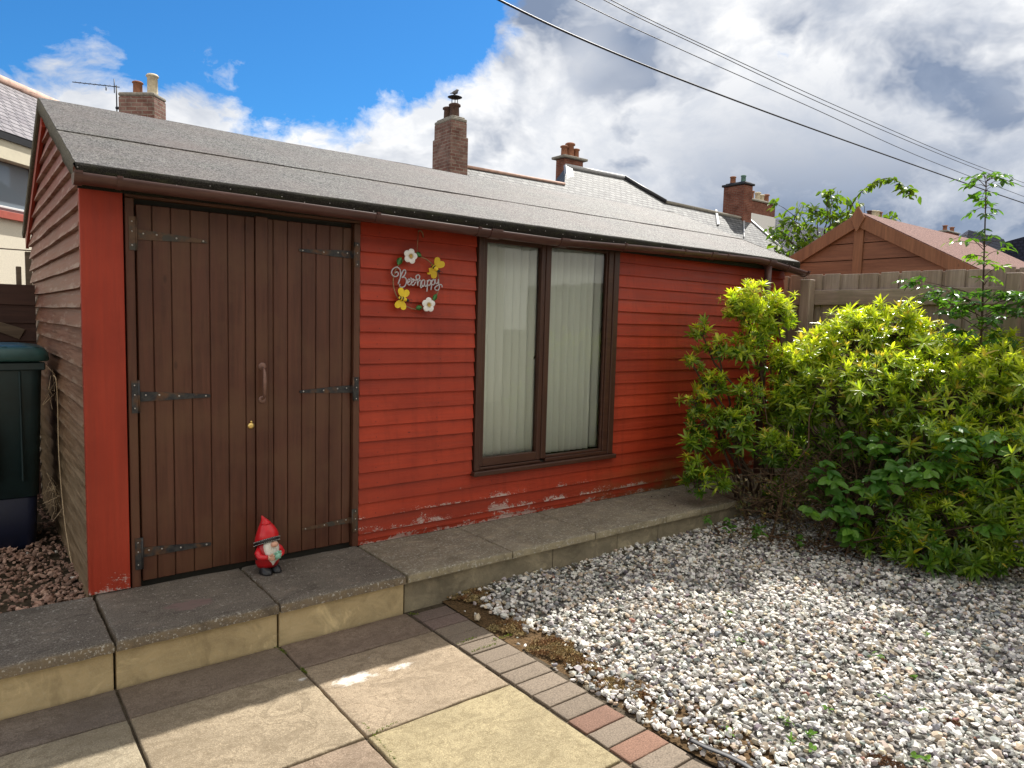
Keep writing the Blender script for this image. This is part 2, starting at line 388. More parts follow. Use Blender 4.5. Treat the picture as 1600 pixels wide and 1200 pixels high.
def m_patio(g):
    o = g.obj(); at_ = g.n('ShaderNodeAttribute'); at_.attribute_name = 'Col'; base = at_.outputs['Color']
    big = g.noise(o, 2.2, 5, .62); riv = g.noise(g.scale(o, (6, 9, 8)), 1, 7, .65, 1.6); gr = g.noise(o, 190, 3, .75)
    c = g.mix(g.ramp(big, .35, .65), g.mix(1., base, (.70, .69, .68), 'MULTIPLY'), g.mix(1., base, (1.15, 1.14, 1.12), 'MULTIPLY'))
    vein = g.math('ABSOLUTE', g.math('SUBTRACT', g.noise(g.scale(o, (1.5, 2.6, 2), (0, 0, .5)), 1.3, 4, .55, .8), .5))
    c = g.mix(g.math('MULTIPLY', g.ramp(vein, .0, .008, .6, 0), g.ramp(big, .45, .6)), c, g.mix(1., base, (.42, .40, .38), 'MULTIPLY'))
    c = g.mix(g.ramp(riv, .40, .52, .7, 0), c, g.mix(1., base, (.55, .53, .5), 'MULTIPLY'))
    gr2 = g.noise(o, 60, 4, .8); c = g.mix(g.ramp(gr2, .40, .50, .55, .0), c, g.mix(1., base, (.42, .38, .33), 'MULTIPLY'))
    c = g.mix(g.ramp(gr, .42, .60, .6, .0), c, g.mix(1., base, (.45, .42, .38), 'MULTIPLY'))
    c = g.mix(g.ramp(gr, .56, .72, .0, .5), c, g.mix(1., base, (1.5, 1.45, 1.35), 'MULTIPLY'))
    # white chalky spill
    x, y, z = g.sep(o)
    for (px, py, rx, ry, th) in ((.90, -1.17, .24, .10, .545), (1.13, -1.19, .17, .07, .62), (.70, -1.04, .08, .06, .66), (1.05, -1.02, .05, .03, .66)):
        d = g.math('SQRT', g.math('ADD', g.math('POWER', g.math('DIVIDE', g.math('SUBTRACT', x, px), rx), 2.), g.math('POWER', g.math('DIVIDE', g.math('SUBTRACT', y, py), ry), 2.)))
        k = g.math('ADD', g.ramp(d, .1, 1.2, .28, -.4), g.noise(g.scale(o, (9, 20, 9)), 2.6, 8, .8))
        c = g.mix(g.ramp(k, th, th+.22, 0, .85), c, (.76, .74, .70))
    setp(g, c, .85, 0, .3, g.math('ADD', g.math('ADD', g.math('MULTIPLY', riv, 1.1), g.math('MULTIPLY', gr, .25)), g.math('MULTIPLY', g.ramp(big, .45, .6), g.ramp(vein, 0, .02, 0, .35))), .6, .012)
M_patio = mat('riven_patio_slab', m_patio)
def vcol(name, rough=.8, gs=60, bs=.3, mul=.25, spec=.3):
    def f(g):
        a = g.n('ShaderNodeAttribute'); a.attribute_name = 'Col'; n = g.noise(g.obj(), gs, 4, .65)
        c = g.mix(g.ramp(n, .3, .7), g.mix(1., a.outputs['Color'], (1-mul, 1-mul, 1-mul), 'MULTIPLY'), g.mix(1., a.outputs['Color'], (1+mul*.6,)*3, 'MULTIPLY'))
        setp(g, c, rough, 0, spec, n, bs, .004)
    return mat(name, f)
M_brickp = vcol('paver_brick', .9, 150, .6, .45)
M_stone = vcol('limestone_chip', .75, 70, .25, .22, .4)
M_chip = vcol('red_stone_chip', .85, 70, .25, .25)
M_soil = plain('dark_soil', (.055, .042, .028), .95, 0, .5, 30, .1, .6)
M_grit = plain('joint_grit', (.075, .06, .042), .95, 0, .45, 80, .1, .5)

def m_slate(col1, col2, rough, sx=1., bump=1.):
    def f(g):
        u = g.n('ShaderNodeUVMap').outputs[0]
        br = g.n('ShaderNodeTexBrick'); g.put(br.inputs['Vector'], u); br.inputs['Scale'].default_value = 1
        br.inputs['Brick Width'].default_value = .30*sx; br.inputs['Row Height'].default_value = .20*sx; br.inputs['Mortar Size'].default_value = .018*sx
        br.inputs['Color1'].default_value = (*col1, 1); br.inputs['Color2'].default_value = (*col2, 1); br.inputs['Mortar'].default_value = (.012, .012, .014, 1)
        br.inputs['Bias'].default_value = 0.1
        n = g.noise(u, 3.2, 6, .7); n2 = g.noise(u, 22, 4, .7)
        c = g.mix(g.ramp(n, .35, .7, 0, .55), br.outputs[0], tuple(q*.5 for q in col1)); c = g.mix(g.ramp(n2, .55, .75, 0, .5), c, tuple(min(1, q*1.9) for q in col2))
        x, y, z = g.sep(u); fr = g.math('FRACT', g.math('DIVIDE', y, .20*sx))
        h = g.math('ADD', g.math('MULTIPLY', fr, -1.), g.math('MULTIPLY', n2, .8)); h = g.math('SUBTRACT', h, g.math('MULTIPLY', br.outputs['Fac'], 1.2))
        setp(g, c, rough, 0, .22, h, bump, .03)
    return f
M_slate = mat('silvery_slate', m_slate((.075, .078, .08), (.20, .20, .195), .66))
M_slateL = mat('purple_grey_slate', m_slate((.19, .17, .185), (.30, .28, .29), .6))
M_slateD = mat('blue_black_slate', m_slate((.022, .026, .05), (.035, .04, .07), .55))
def m_brick(c1, c2, mort, sc=1.):
    def f(g):
        u = g.n('ShaderNodeUVMap').outputs[0]
        br = g.n('ShaderNodeTexBrick'); g.put(br.inputs['Vector'], u); br.inputs['Scale'].default_value = 1
        br.inputs['Brick Width'].default_value = .225*sc; br.inputs['Row Height'].default_value = .075*sc; br.inputs['Mortar Size'].default_value = .010*sc
        br.inputs['Color1'].default_value = (*c1, 1); br.inputs['Color2'].default_value = (*c2, 1); br.inputs['Mortar'].default_value = (*mort, 1)
        n = g.noise(u, 2.5, 6, .7); n2 = g.noise(u, 14, 4, .7)
        c = g.mix(g.ramp(n, .42, .66, 0, .65), br.outputs[0], tuple(q*.35 for q in c1)); c = g.mix(g.ramp(n2, .58, .72, 0, .5), c, tuple(min(1, q*1.6) for q in mort))
        setp(g, c, .9, 0, .2, g.math('SUBTRACT', n2, br.outputs['Fac']), .8, .012)
    return f
M_brick = mat('red_chimney_brick', m_brick((.20, .06, .038), (.27, .095, .06), (.22, .16, .12)))
M_brickold = mat('sooty_old_chimney_brick', m_brick((.20, .095, .075), (.28, .17, .14), (.30, .25, .20), 1.35))
M_concrete = plain('weathered_cement', (.26, .24, .20), .9, 0, .3, 12, .3, .5)
M_pot = plain('terracotta_chimney_pot', (.28, .115, .06), .8, 0, .3, 14)
M_potc = plain('cream_chimney_pot', (.62, .54, .38), .8, 0, .2, 14)
M_potd = plain('soot_dark_pot', (.10, .055, .04), .9, 0, .4, 14)
M_lead = plain('pale_lead_flashing', (.34, .34, .34), .5, .2, .2, 10)
M_ridge = plain('pinkish_ridge_tile', (.50, .33, .26), .8, 0, .25, 6)
M_harl = plain('cream_harled_wall', (.74, .68, .56), .95, 0, .10, 55, .2, 1.)
M_harlg = plain('grey_harled_wall', (.74, .73, .70), .95, 0, .12, 40, .2, .8)
M_cream = plain('cream_fascia', (.68, .62, .47), .6, 0, .06, 6)
M_redsill = plain('red_painted_sill', (.42, .09, .06), .6, 0, .15, 6)
M_winbrown = plain('brown_window_frame', (.12, .06, .06), .45, 0, .15, 9)
M_white = plain('white_window_frame', (.75, .75, .75), .4, 0, .05, 9)
M_blackm = plain('black_metal', (.02, .02, .022), .5, .4, .2, 9)
M_cable = plain('black_cable', (.012, .012, .016), .6, 0, .1, 9)
M_redfelt = mat('red_mineral_felt', lambda g: setp(g, g.mix(g.ramp(g.noise(g.obj(), 60, 3, .7), .40, .60), (.10, .045, .037), (.27, .15, .125)), .95, 0, .3, g.noise(g.obj(), 60, 3, .7), .5, .006))

def leafmat(name, trans=.45, rough=.38):
    def f(g):
        t = g.nt; a = g.n('ShaderNodeAttribute'); a.attribute_name = 'Col'; c = a.outputs['Color']
        n = g.noise(g.obj(), 45, 2, .5); c = g.mix(g.ramp(n, .35, .65), g.mix(1., c, (.82, .84, .8), 'MULTIPLY'), c)
        setp(g, c, rough, 0, .5)
        tr = g.n('ShaderNodeBsdfTranslucent'); g.put(tr.inputs[0], g.mix(1., c, (1.55, 1.7, .55), 'MULTIPLY'))
        mx = g.n('ShaderNodeMixShader'); mx.inputs[0].default_value = trans
        t.links.new(g.b.outputs[0], mx.inputs[1]); t.links.new(tr.outputs[0], mx.inputs[2]); t.links.new(mx.outputs[0], g.o.inputs[0])
    return mat(name, f)
M_leaf = leafmat('glossy_shrub_leaf', .45, .26)
M_leaf2 = leafmat('soft_leaf', .45, .5)
M_bark = plain('shrub_bark', (.075, .05, .034), .9, 0, .35, 30, .2, .5)
M_twig = plain('dead_twig', (.085, .052, .03), .9, 0, .35, 30, .2, .3)

def add_uv(o, udir, vdir, org=(0, 0, 0)):
    """planar metric UVs for flat panels: u,v measured in metres along two directions"""
    me = o.data; uv = me.uv_layers.new(name='UVMap'); U = np.array(udir, float); V = np.array(vdir, float); org = np.array(org, float)
    for l in me.loops:
        p = np.array(me.vertices[l.vertex_index].co)-org; uv.data[l.index].uv = (p@U, p@V)
def box_uv(o):
    me = o.data; uv = me.uv_layers.new(name='UVMap')
    for p in me.polygons:
        n = p.normal; h = Vector((-n.y, n.x, 0))
        h = h.normalized() if h.length > .1 else Vector((1, 0, 0))
        w = n.cross(h)
        for li in p.loop_indices:
            q = me.vertices[me.loops[li].vertex_index].co; uv.data[li].uv = (q.dot(h), q.dot(w) if abs(n.z) > .9 else q.z)
#@@GROUND
# ------------------------------------------------------------ ground
PZ = -.226
mb = MB(); mb.add([(-160, -120, -.30), (240, -120, -.30), (240, 260, -.30), (-160, 260, -.30)], [(0, 1, 2, 3)])
tag(mb.build('ground', M_soil), kind='structure')

def slab_mesh(mb, x0, x1, y0, y1, ztop, th, mi=0, amp=.0025, rnd=.012, seed=0, nx=18, ny=14, jag=.003):
    """riven stone slab: wavy top, rounded and slightly chipped edges"""
    us = [0, rnd*.3, rnd]+[rnd+(x1-x0-2*rnd)*i/nx for i in range(1, nx)]+[x1-x0-rnd, x1-x0-rnd*.3, x1-x0]
    vs_ = [0, rnd*.3, rnd]+[rnd+(y1-y0-2*rnd)*i/ny for i in range(1, ny)]+[y1-y0-rnd, y1-y0-rnd*.3, y1-y0]
    P = []; NX = len(us); NY = len(vs_)
    for j, b in enumerate(vs_):
        for i, a in enumerate(us):
            e = min(a, x1-x0-a, b, y1-y0-b); x = x0+a; y = y0+b
            z = ztop+amp*noise.fractal(Vector((x*7+seed, y*9, seed*3.1)), 1., 2., 4)
            if e < rnd: z -= (rnd-math.sqrt(max(0, rnd*rnd-(rnd-e)**2)))
            if e <= rnd:
                jx = jag*noise.noise(Vector((x*16, y*16, seed+5.)))+jag*.6*noise.noise(Vector((x*50, y*50, seed+9.)))
                x += jx if a < rnd or a > x1-x0-rnd else 0; y += jx if b < rnd or b > y1-y0-rnd else 0
            P.append((x, y, z))
    F = [(j*NX+i, j*NX+i+1, (j+1)*NX+i+1, (j+1)*NX+i) for j in range(NY-1) for i in range(NX-1)]
    ring = [i for i in range(NX)]+[j*NX+NX-1 for j in range(1, NY)]+[(NY-1)*NX+i for i in range(NX-2, -1, -1)]+[j*NX for j in range(NY-2, 0, -1)]
    n0 = len(P)
    for k in ring:
        p = P[k]; w = jag*.8*noise.noise(Vector((p[0]*30, p[1]*30, 3.)))
        P.append((p[0]+w, p[1]+w, ztop-th))
    m = len(ring)
    F += [(ring[k], n0+k, n0+(k+1) % m, ring[(k+1) % m]) for k in range(m)]
    mb.add(P, F, mi, True)

# patio: riven slabs plus a soldier course of paver bricks, one structure
pat = MB(); pcols = []
def padd(col, *a, **k):
    n0 = pat.n; slab_mesh(pat, *a, **k); pcols.extend([(*col, 1)]*(pat.n-n0))
TAN = (.37, .305, .215); YEL = (.42, .355, .215); GRY = (.20, .165, .135); MIX = (.30, .235, .165)
xs = [-2.24, -1.49, -.742, -.004, .735, 1.472]; ys = [-.64, -.935, -1.625, -2.335, -3.05, -3.75, -4.45, -5.2]
pal = {(3, 0): (.24, .19, .15), (4, 0): (.25, .19, .15), (2, 0): (.20, .165, .14), (3, 1): TAN, (4, 1): (.395, .318, .228), (4, 2): YEL, (3, 2): (.30, .23, .17), (2, 1): (.38, .33, .24), (2, 2): TAN}
g0 = .0055
for i in range(5):
    for j in range(7):
        c = pal.get((i, j), rng.choice([0, 1, 2])); c = c if isinstance(c, tuple) else (TAN, YEL, MIX)[c]
        dz = random.uniform(-.002, .002)
        padd(c, xs[i]+g0, xs[i+1]-g0, ys[j+1]+g0, ys[j]-g0, PZ+dz, .045, seed=i*7+j, amp=.0028, rnd=.007, nx=12, ny=12, jag=.0028)
mb = pat; mb.c = pcols
patio = tag(mb.build('patio', M_patio), kind='structure')
# brick edging
BR = MB(); bc = []
y = -.675; k = 0
bcol = {0: (.17, .125, .105), 1: (.18, .13, .11), 11: (.215, .125, .09), 13: (.23, .13, .09)}
while y > -4.6:
    w = .117; c = bcol.get(k, (.215, .172, .130)); c = tuple(np.array(c)*random.uniform(.84, 1.1)); n0 = BR.n
    zt = PZ-.004+random.uniform(-.003, .002)
    slab_mesh(BR, 1.492+random.uniform(-.003, .003), 1.722+random.uniform(-.004, .004), y-w, y-.004, zt, .05, seed=k+90, amp=.001, rnd=.005, nx=5, ny=4, jag=.002)
    bc.extend([(*c, 1)]*(BR.n-n0)); y -= w+.0035; k += 1
BR.c = bc
edging = tag(BR.build('path', M_brickp), kind='structure')
bed = MB(); bed.box(-2.3, 1.76, -5.3, -.60, -.29, PZ-.016)
bed.build('joint_bed', M_grit, patio)

# raised step along the shed
sxs = [-2.28, -1.50, -.76, -.004, .735, 1.470]
step = thing('step', (0, -.3, -.3), None, None); tag(step, kind='structure')
for i in range(5):
    m = MB(); slab_mesh(m, sxs[i]+.006, sxs[i+1]-.006, -.655, -.008, random.uniform(-.002, .001), .052, seed=i+20, amp=.003, rnd=.016, nx=26, ny=18, jag=.005)
    m.build('step_slab', M_slabA, step)
    m = MB(); m.box(sxs[i]+.005, sxs[i+1]-.006, -.628, -.58, -.30, -.053); m.build('riser', M_riser, step, .006, seg=2)
sx2 = [1.476, 2.243, 2.985, 3.745, 4.50, 5.25, 6.3]
for i in range(6):
    m = MB(); slab_mesh(m, sx2[i]+.005, sx2[i+1]-.005, -.650, -.004, -.006+random.uniform(-.0015, .0015), .047, seed=i+40, amp=.002, rnd=.007, nx=24, ny=16, jag=.003)
    m.build('step_slab', M_slabB, step)
rx = [1.476, 2.62, 3.25, 3.70, 4.6, 6.3]
for i in range(5):
    m = MB(); m.box(rx[i]+.002, rx[i+1]-.002, -.612, -.57, -.30, -.055); m.build('riser', M_riserB, step, .003)
m = MB(); m.box(-2.3, 6.3, -.56, -.03, -.29, -.058); m.build('joint_bed', M_grit, step)

# ------------------------------------------------------------ loose stones
def hulls(n, k, flat):
    out = []
    for _ in range(n):
        bm = bmesh.new()
        for _ in range(k):
            v = Vector(rng.normal(size=3)); v.normalize(); v = Vector((v.x, v.y*.78, v.z*flat))*rng.uniform(.85, 1.); bm.verts.new(v)
        r = bmesh.ops.convex_hull(bm, input=bm.verts); bmesh.ops.delete(bm, geom=[q for q in r['geom_interior'] if isinstance(q, bmesh.types.BMVert)], context='VERTS')
        bmesh.ops.triangulate(bm, faces=bm.faces[:]); bm.verts.index_update()
        out.append((np.array([v.co[:] for v in bm.verts]), np.array([[q.index for q in f.verts] for f in bm.faces]))); bm.free()
    return out
def rotm(n, tilt):
    az = rng.uniform(0, 2*np.pi, n); tx = rng.normal(0, tilt, n); ty = rng.normal(0, tilt, n)
    ca, sa = np.cos(az), np.sin(az); cx, sx = np.cos(tx), np.sin(tx); cy, sy = np.cos(ty), np.sin(ty); Z = np.zeros(n); O = np.ones(n)
    Rz = np.stack([ca, -sa, Z, sa, ca, Z, Z, Z, O], 1).reshape(n, 3, 3); Rx = np.stack([O, Z, Z, Z, cx, -sx, Z, sx, cx], 1).reshape(n, 3, 3)
    Ry = np.stack([cy, Z, sy, Z, O, Z, -sy, Z, cy], 1).reshape(n, 3, 3); return Rx @ Ry @ Rz
def scatter(name, P, size, shapes, cols, material, tilt, **kw):
    n = len(P); Rm = rotm(n, tilt); which = rng.integers(0, len(shapes), n); V = []; F = []; C = []; off = 0
    for s, (sv, sf) in enumerate(shapes):
        idx = np.nonzero(which == s)[0]
        if not len(idx): continue
        v = np.einsum('nij,kj->nki', Rm[idx], sv)*size[idx][:, None, None]+P[idx][:, None, :]
        f = sf[None]+(np.arange(len(idx))*len(sv))[:, None, None]+off
        V.append(v.reshape(-1, 3)); F.append(f.reshape(-1, 3)); C.append(np.repeat(cols[idx], len(sv), 0)); off += v.shape[0]*v.shape[1]
    return np_mesh(name, np.concatenate(V), np.concatenate(F), material, np.concatenate(C), **kw)
def gh(x, y): return -.232+.012*np.sin(x*2.3+1)*np.sin(y*2.9)+.010*np.sin(x*5.1)*np.cos(y*4.3)
SH = hulls(40, 13, .55)
def gravel():
    # denser and in view: stones nearer the camera matter most
    N = 44000; x = rng.uniform(1.74, 6.4, N); y = rng.uniform(-4.6, -.60, N)
    keep = (x > 1.745+rng.normal(0, .006, N)); 
    # sedum and soil patches along the bricks stay bare
    def blob(cx, cy, rx, ry): return ((x-cx)/rx)**2+((y-cy)/ry)**2 + rng.normal(0, .22, N) < 1
    bare = blob(1.80, -.78, .10, .17) | blob(1.81, -1.12, .09, .20) | blob(1.86, -1.44, .14, .24)
    keep &= ~(bare & (rng.random(N) < .965))
    keep &= ~((y > -.72) & (x < 2.0) & (rng.random(N) < .7))
    keep &= ~((x > 5.6) & (rng.random(N) < .7))
    x, y = x[keep], y[keep]; n = len(x)
    lay = rng.random(n); size = np.clip(np.where(rng.random(n) < .25, rng.lognormal(-4.6, .3, n), rng.lognormal(-4.08, .28, n)), .005, .036)
    z = gh(x, y)+lay*.016+.004
    # banked up against the riser
    z += np.clip((y+.95)/.35, 0, 1)*.030*(x > 1.95)*np.clip((x-1.9)/.5, 0, 1)
    t = rng.random(n); c = np.empty((n, 3))
    w = np.array([.76, .73, .67]); gy = np.array([.38, .37, .345]); dk = np.array([.17, .165, .16]); bf = np.array([.50, .41, .30]); rd = np.array([.34, .17, .12])
    c[:] = w; c[t < .44] = gy; c[t < .15] = dk; c[(t > .84)] = bf; c[t > .992] = rd
    c *= rng.uniform(.78, 1.14, (n, 1)); c += rng.normal(0, .012, (n, 3)); c = np.clip(c, .02, .86)
    P = np.stack([x, y, z], 1)
    o = scatter('gravel', P, size, SH, c, M_stone, .38); tag(o, 'loose white and grey limestone chips spread over the bed beside the patio', 'gravel', kind='stuff')
    m = MB(); nx = 60; xs_ = np.linspace(1.735, 6.6, nx); ys_ = np.linspace(-4.8, -.59, nx)
    m.add([(a, b, float(gh(a, b))-.006) for b in ys_ for a in xs_], [(j*nx+i, j*nx+i+1, (j+1)*nx+i+1, (j+1)*nx+i) for j in range(nx-1) for i in range(nx-1)])
    def m_bed(g):
        o = g.obj(); n = g.noise(o, 60, 5, .7); x, y, z = g.sep(o); k = g.math('ADD', g.ramp(x, 1.85, 2.2, .5, -.5), g.noise(o, 9, 4, .6))
        c = g.mix(g.ramp(n, .3, .7), (.10, .092, .08), (.30, .28, .25)); c = g.mix(g.ramp(k, .45, .55), c, g.mix(g.ramp(n, .35, .65), (.045, .03, .015), (.16, .10, .05))); setp(g, c, .95, 0, .1, n, .8, .01)
    tag(m.build('gravel_bed', mat('gritty_bed', m_bed)), kind='structure')
gravel()
def chips():
    N = 9000; x = rng.uniform(-2.6, -.012, N); y = rng.uniform(-.02, 2.55, N)
    k = rng.random(N) < np.where(y < 1.3, 1, .45); x, y = x[k], y[k]; n = len(x)
    z = -.052+rng.random(n)*.022+.012*np.sin(x*5)*np.sin(y*4)+.02*np.clip((x+.25)/.25, 0, 1)
    size = np.clip(rng.lognormal(-4.15, .3, n), .008, .03); t = rng.random(n)
    c = np.empty((n, 3)); c[:] = (.33, .20, .15); c[t < .35] = (.22, .14, .105); c[t > .8] = (.44, .29, .22); c[t > .993] = (.62, .58, .52)
    c *= rng.uniform(.75, 1.2, (n, 1))
    o = scatter('stone_chippings', np.stack([x, y, z], 1), size, SH, np.clip(c, 0, .8), M_chip, .4)
    tag(o, 'red brown stone chippings on the ground below the wheelie bin', 'gravel', kind='stuff')
    m = MB(); m.box(-3.5, -.004, -.004, 3.6, -.29, -.058); tag(m.build('chipping_bed', M_soil), kind='structure')
chips()

# ------------------------------------------------------------ the shed
SHED = (3.1, 0, 0)
shed = thing('garden_shed', SHED, 'red clapboard garden shed with brown double doors, tall window and grey felt roof', 'shed')
ZL = 1.972; EZ = 2.165; DEPTH = 3.07; XR = 6.24
def clap_front(mb, x0, x1, zlo, zhi, seed=0):
    k = 0; z = ZL+.1
    nseg = max(2, int((x1-x0)/.14))
    while z > zlo-.1:
        b, t = z, z+.1; z -= .1
        if b >= zhi or t <= zlo: continue
        b2 = max(b, zlo); t2 = min(t, zhi)
        yb = -.022+.016*(b2-b)/.1; yt = -.022+.016*(t2-b)/.1+(.0015 if t2 < t else 0)
        P = []; 
        for i in range(nseg+1):
            x = x0+(x1-x0)*i/nseg; w = .0022*noise.noise(Vector((x*2.2, b*31, seed)))+.0008*noise.noise(Vector((x*11, b*31, seed)))
            q = .0035*noise.noise(Vector((x*1.1, b*17, seed+4)))
            P += [(x, 0, b2+w), (x, yb+q, b2+w), (x, yt+q*.3, t2)]
        F = []
        for i in range(nseg):
            a = i*3; c = a+3
            F += [(a, c, c+1, a+1), (a+1, c+1, c+2, a+2)]
        F += [(0, 1, 2), (nseg*3, nseg*3+2, nseg*3+1)]
        mb.add(P, F)
    return mb
m = MB(); clap_front(m, 1.472, 2.352, .028, 2.14, 1); m.build('front_cladding', M_red, shed)
m = MB(); clap_front(m, 2.352, 3.782, .028, .372, 2); m.build('front_cladding', M_red, shed)
m = MB(); clap_front(m, 3.782, XR, .028, 2.14, 3); m.build('front_cladding', M_red, shed)
# plinth board under the lowest course
m = MB(); m.box(1.472, XR-.002, -.007, -.0005, -.004, .06); m.build('plinth_board', M_red, shed)
# dark backing wall with openings for the window; floor and back stop light
m = MB(); t = .045
m.box(.02, 2.40, .032, .06, -.05, 2.14); m.box(3.74, XR-.01, 0, t, -.05, 2.14); m.box(2.4, 3.74, .0, t, -.05, .40); m.box(2.4, 3.74, .0, t, 2.06, 2.14)
m.box(.02, XR-.01, DEPTH-.05, DEPTH-.01, -.05, 2.12); m.box(.02, .06, t, DEPTH-.05, -.05, 2.12); m.box(XR-.05, XR-.01, t, DEPTH-.05, -.05, 2.12); m.box(.07, XR-.06, t+.01, DEPTH-.06, -.05, -.01)
m.build('inner_wall', M_dark, shed)
# gable walls: horizontal feather-edge boards clipped by the roof slope
RY = 1.52; RZ = 2.815; SL = (RZ-EZ)/(RY+.10)
def roofz(y): return RZ-SL*abs(y-RY)
def gable(xf, sgn, mt):
    mb = MB(); z = -.128+.0
    zz = [ZL-.1*k for k in range(20, -10, -1)]
    for b in zz:
        t = b+.1
        if b > RZ-.05: continue
        top = min(t, RZ-.04)
        def ylim(zq):
            zq = max(zq, -10)
            lim = roofz(0)-.035
            if zq <= lim: return 0.004, DEPTH-.004
            dy = (RZ-.035-zq)/SL; return max(.004, RY-dy), min(DEPTH-.004, RY+dy)
        y0b, y1b = ylim(b); y0t, y1t = ylim(top)
        n = max(2, int((y1b-y0b)/.12)); P = []
        for i in range(n+1):
            s = i/n; yb = y0b+(y1b-y0b)*s; yt = y0t+(y1t-y0t)*s
            w = .005*noise.noise(Vector((yb*1.8, b*31, 8.))); q = .006*noise.noise(Vector((yb*1.3, b*13, 2.)))
            bz = max(b+w, -.05)
            P += [(xf, yb, bz), (xf-sgn*(.031+q), yb, bz), (xf-sgn*.006, yt, top)]
        F = []
        for i in range(n):
            a = i*3; c = a+3; F += [(a, c, c+1, a+1), (a+1, c+1, c+2, a+2)]
        F += [(0, 1, 2), (n*3, n*3+2, n*3+1)]; mb.add(P, F)
    mb.prism([(0, -.05), (DEPTH, -.05), (DEPTH, roofz(DEPTH)-.04), (RY, RZ-.04), (0, roofz(0)-.04)], 0, xf+sgn*.0, xf+sgn*.018)
    return mb.build('gable_cladding', mt, shed)
gable(0.0, 1, M_redside); gable(XR, -1, M_redside)
# a few shot-hole nails on the gable and the sun-bleached corner trim
m = MB(); m.box(-.026, .163, -.030, .012, .004, 2.10); m.build('corner_board', M_redv, shed, .003)
# doors
for a_, b_ in ((.172, .214), (1.428, 1.468)):
    fr = MB(); fr.box(a_, b_, -.026, .03, .0, 2.035); fr.build('door_post', M_door, shed, .003)
m = MB(); m.box(.172, 1.468, -.0285, .03, 2.038, 2.13); m.build('door_head', M_doorx, shed, .003)
def leaf(planks, zt, yf, strip=None):
    mb = MB()
    for i in range(len(planks)-1):
        a, b = planks[i], planks[i+1]; e = random.uniform(-.0015, .0015)
        mb.box(a+.0022, b-.0022, yf+e, yf+.02, .022+random.uniform(0, .004), zt)
    mb.box(planks[0], planks[-1], yf+.011, yf+.025, .024, zt-.002)
    if strip: mb.box(strip[0]+.001, strip[1], yf-.014, yf+.02, .020, zt+.006)
    return mb.build('door', M_door, shed, .0028)
dl = leaf([.224, .300, .390, .487, .584, .680, .775, .828], 2.008, -.004, (.828, .897))
dr = leaf([.899, .934, 1.019, 1.105, 1.193, 1.280, 1.365, 1.424], 2.008, .002)
def hinge(door, xp, xt, z, zt, m_, hh=.085, w0=.029, wt=.008, yf=-.0065):
    mb = MB(); s = 1 if xt > xp else -1
    mb.box(min(xp-s*.034, xp-s*.004), max(xp-s*.034, xp-s*.004), -.031, -.0262, z-hh, z+hh)
    mb.tube([(xp, -.030, z-hh), (xp, -.030, z+hh)], .0055, 8)
    dz = zt-z; n = 6
    P = []
    for i in range(n+1):
        t_ = i/n; x = xp+(xt-xp)*t_; zz_ = z+dz*t_; w = w0+(wt-w0)*t_; y_ = yf if i else -.028
        if i == 1: x = xp+(xt-xp)*.03
        P += [(x, y_-.004, zz_-w), (x, y_-.004, zz_+w), (x, y_+.002, zz_+w), (x, y_+.002, zz_-w)]
    F = []
    for i in range(n):
        a = 4*i; c = a+4
        for k_ in range(4): F.append((a+k_, a+(k_+1) % 4, c+(k_+1) % 4, c+k_))
    F += [(0, 1, 2, 3), (4*n+3, 4*n+2, 4*n+1, 4*n)]; mb.add(P, F)
    for t_ in (.1, .28, .55, .93):
        mb.ball((xp+(xt-xp)*t_, yf-.004, z+dz*t_+(.006 if t_ < .3 else 0)), (.005, .0025, .005), 1, 8)
    for q in (-.06, 0.01, .06): mb.ball((xp-s*.02, -.0315, z+q), (.004, .002, .004), 1, 8)
    return mb.build('hinge', [m_, M_screw], door)
hinge(dl, .222, .575, 1.856, 1.848, M_psteel); hinge(dl, .220, .580, 1.018, 1.006, M_steel); hinge(dl, .222, .575, .182, .166, M_steel)
hinge(dr, 1.425, 1.085, 1.846, 1.846, M_steel, .075, .026, .007, .0); hinge(dr, 1.425, 1.090, 1.013, 1.008, M_steel, .075, .026, .007, 0); hinge(dr, 1.425, 1.105, .172, .160, M_psteel, .075, .02, .006, 0)
# pull handle
mb = MB(); xh = .862; yb = -.018
mb.tube([(xh, yb-.003, 1.158), (xh, yb-.03, 1.152), (xh, yb-.042, 1.13), (xh, yb-.046, 1.07), (xh, yb-.042, 1.005), (xh, yb-.028, .985), (xh, yb-.003, .978)], [.007, .0075, .009, .012, .009, .0075, .007], 10)
for z_ in (1.165, .972): mb.lathe([(.001, .006), (.014, .006), (.022, .003), (.023, 0)], (xh, yb, z_), 16, 0, Matrix.Rotation(R(90), 4, 'X'))
mb.build('handle', plain('brown_painted_handle', (.20, .11, .085), .35, .2, .3, 40), dl)
mb = MB(); mb.lathe([(.001, .010), (.012, .009), (.018, .004), (.019, 0)], (.800, -.006, .822), 20, 0, Matrix.Rotation(R(90), 4, 'X'))
mb.lathe([(.001, .008), (.006, .006), (.007, 0)], (.802, -.006, .846), 12, 0, Matrix.Rotation(R(90), 4, 'X')); mb.build('keyhole_cover', M_brass, dl)

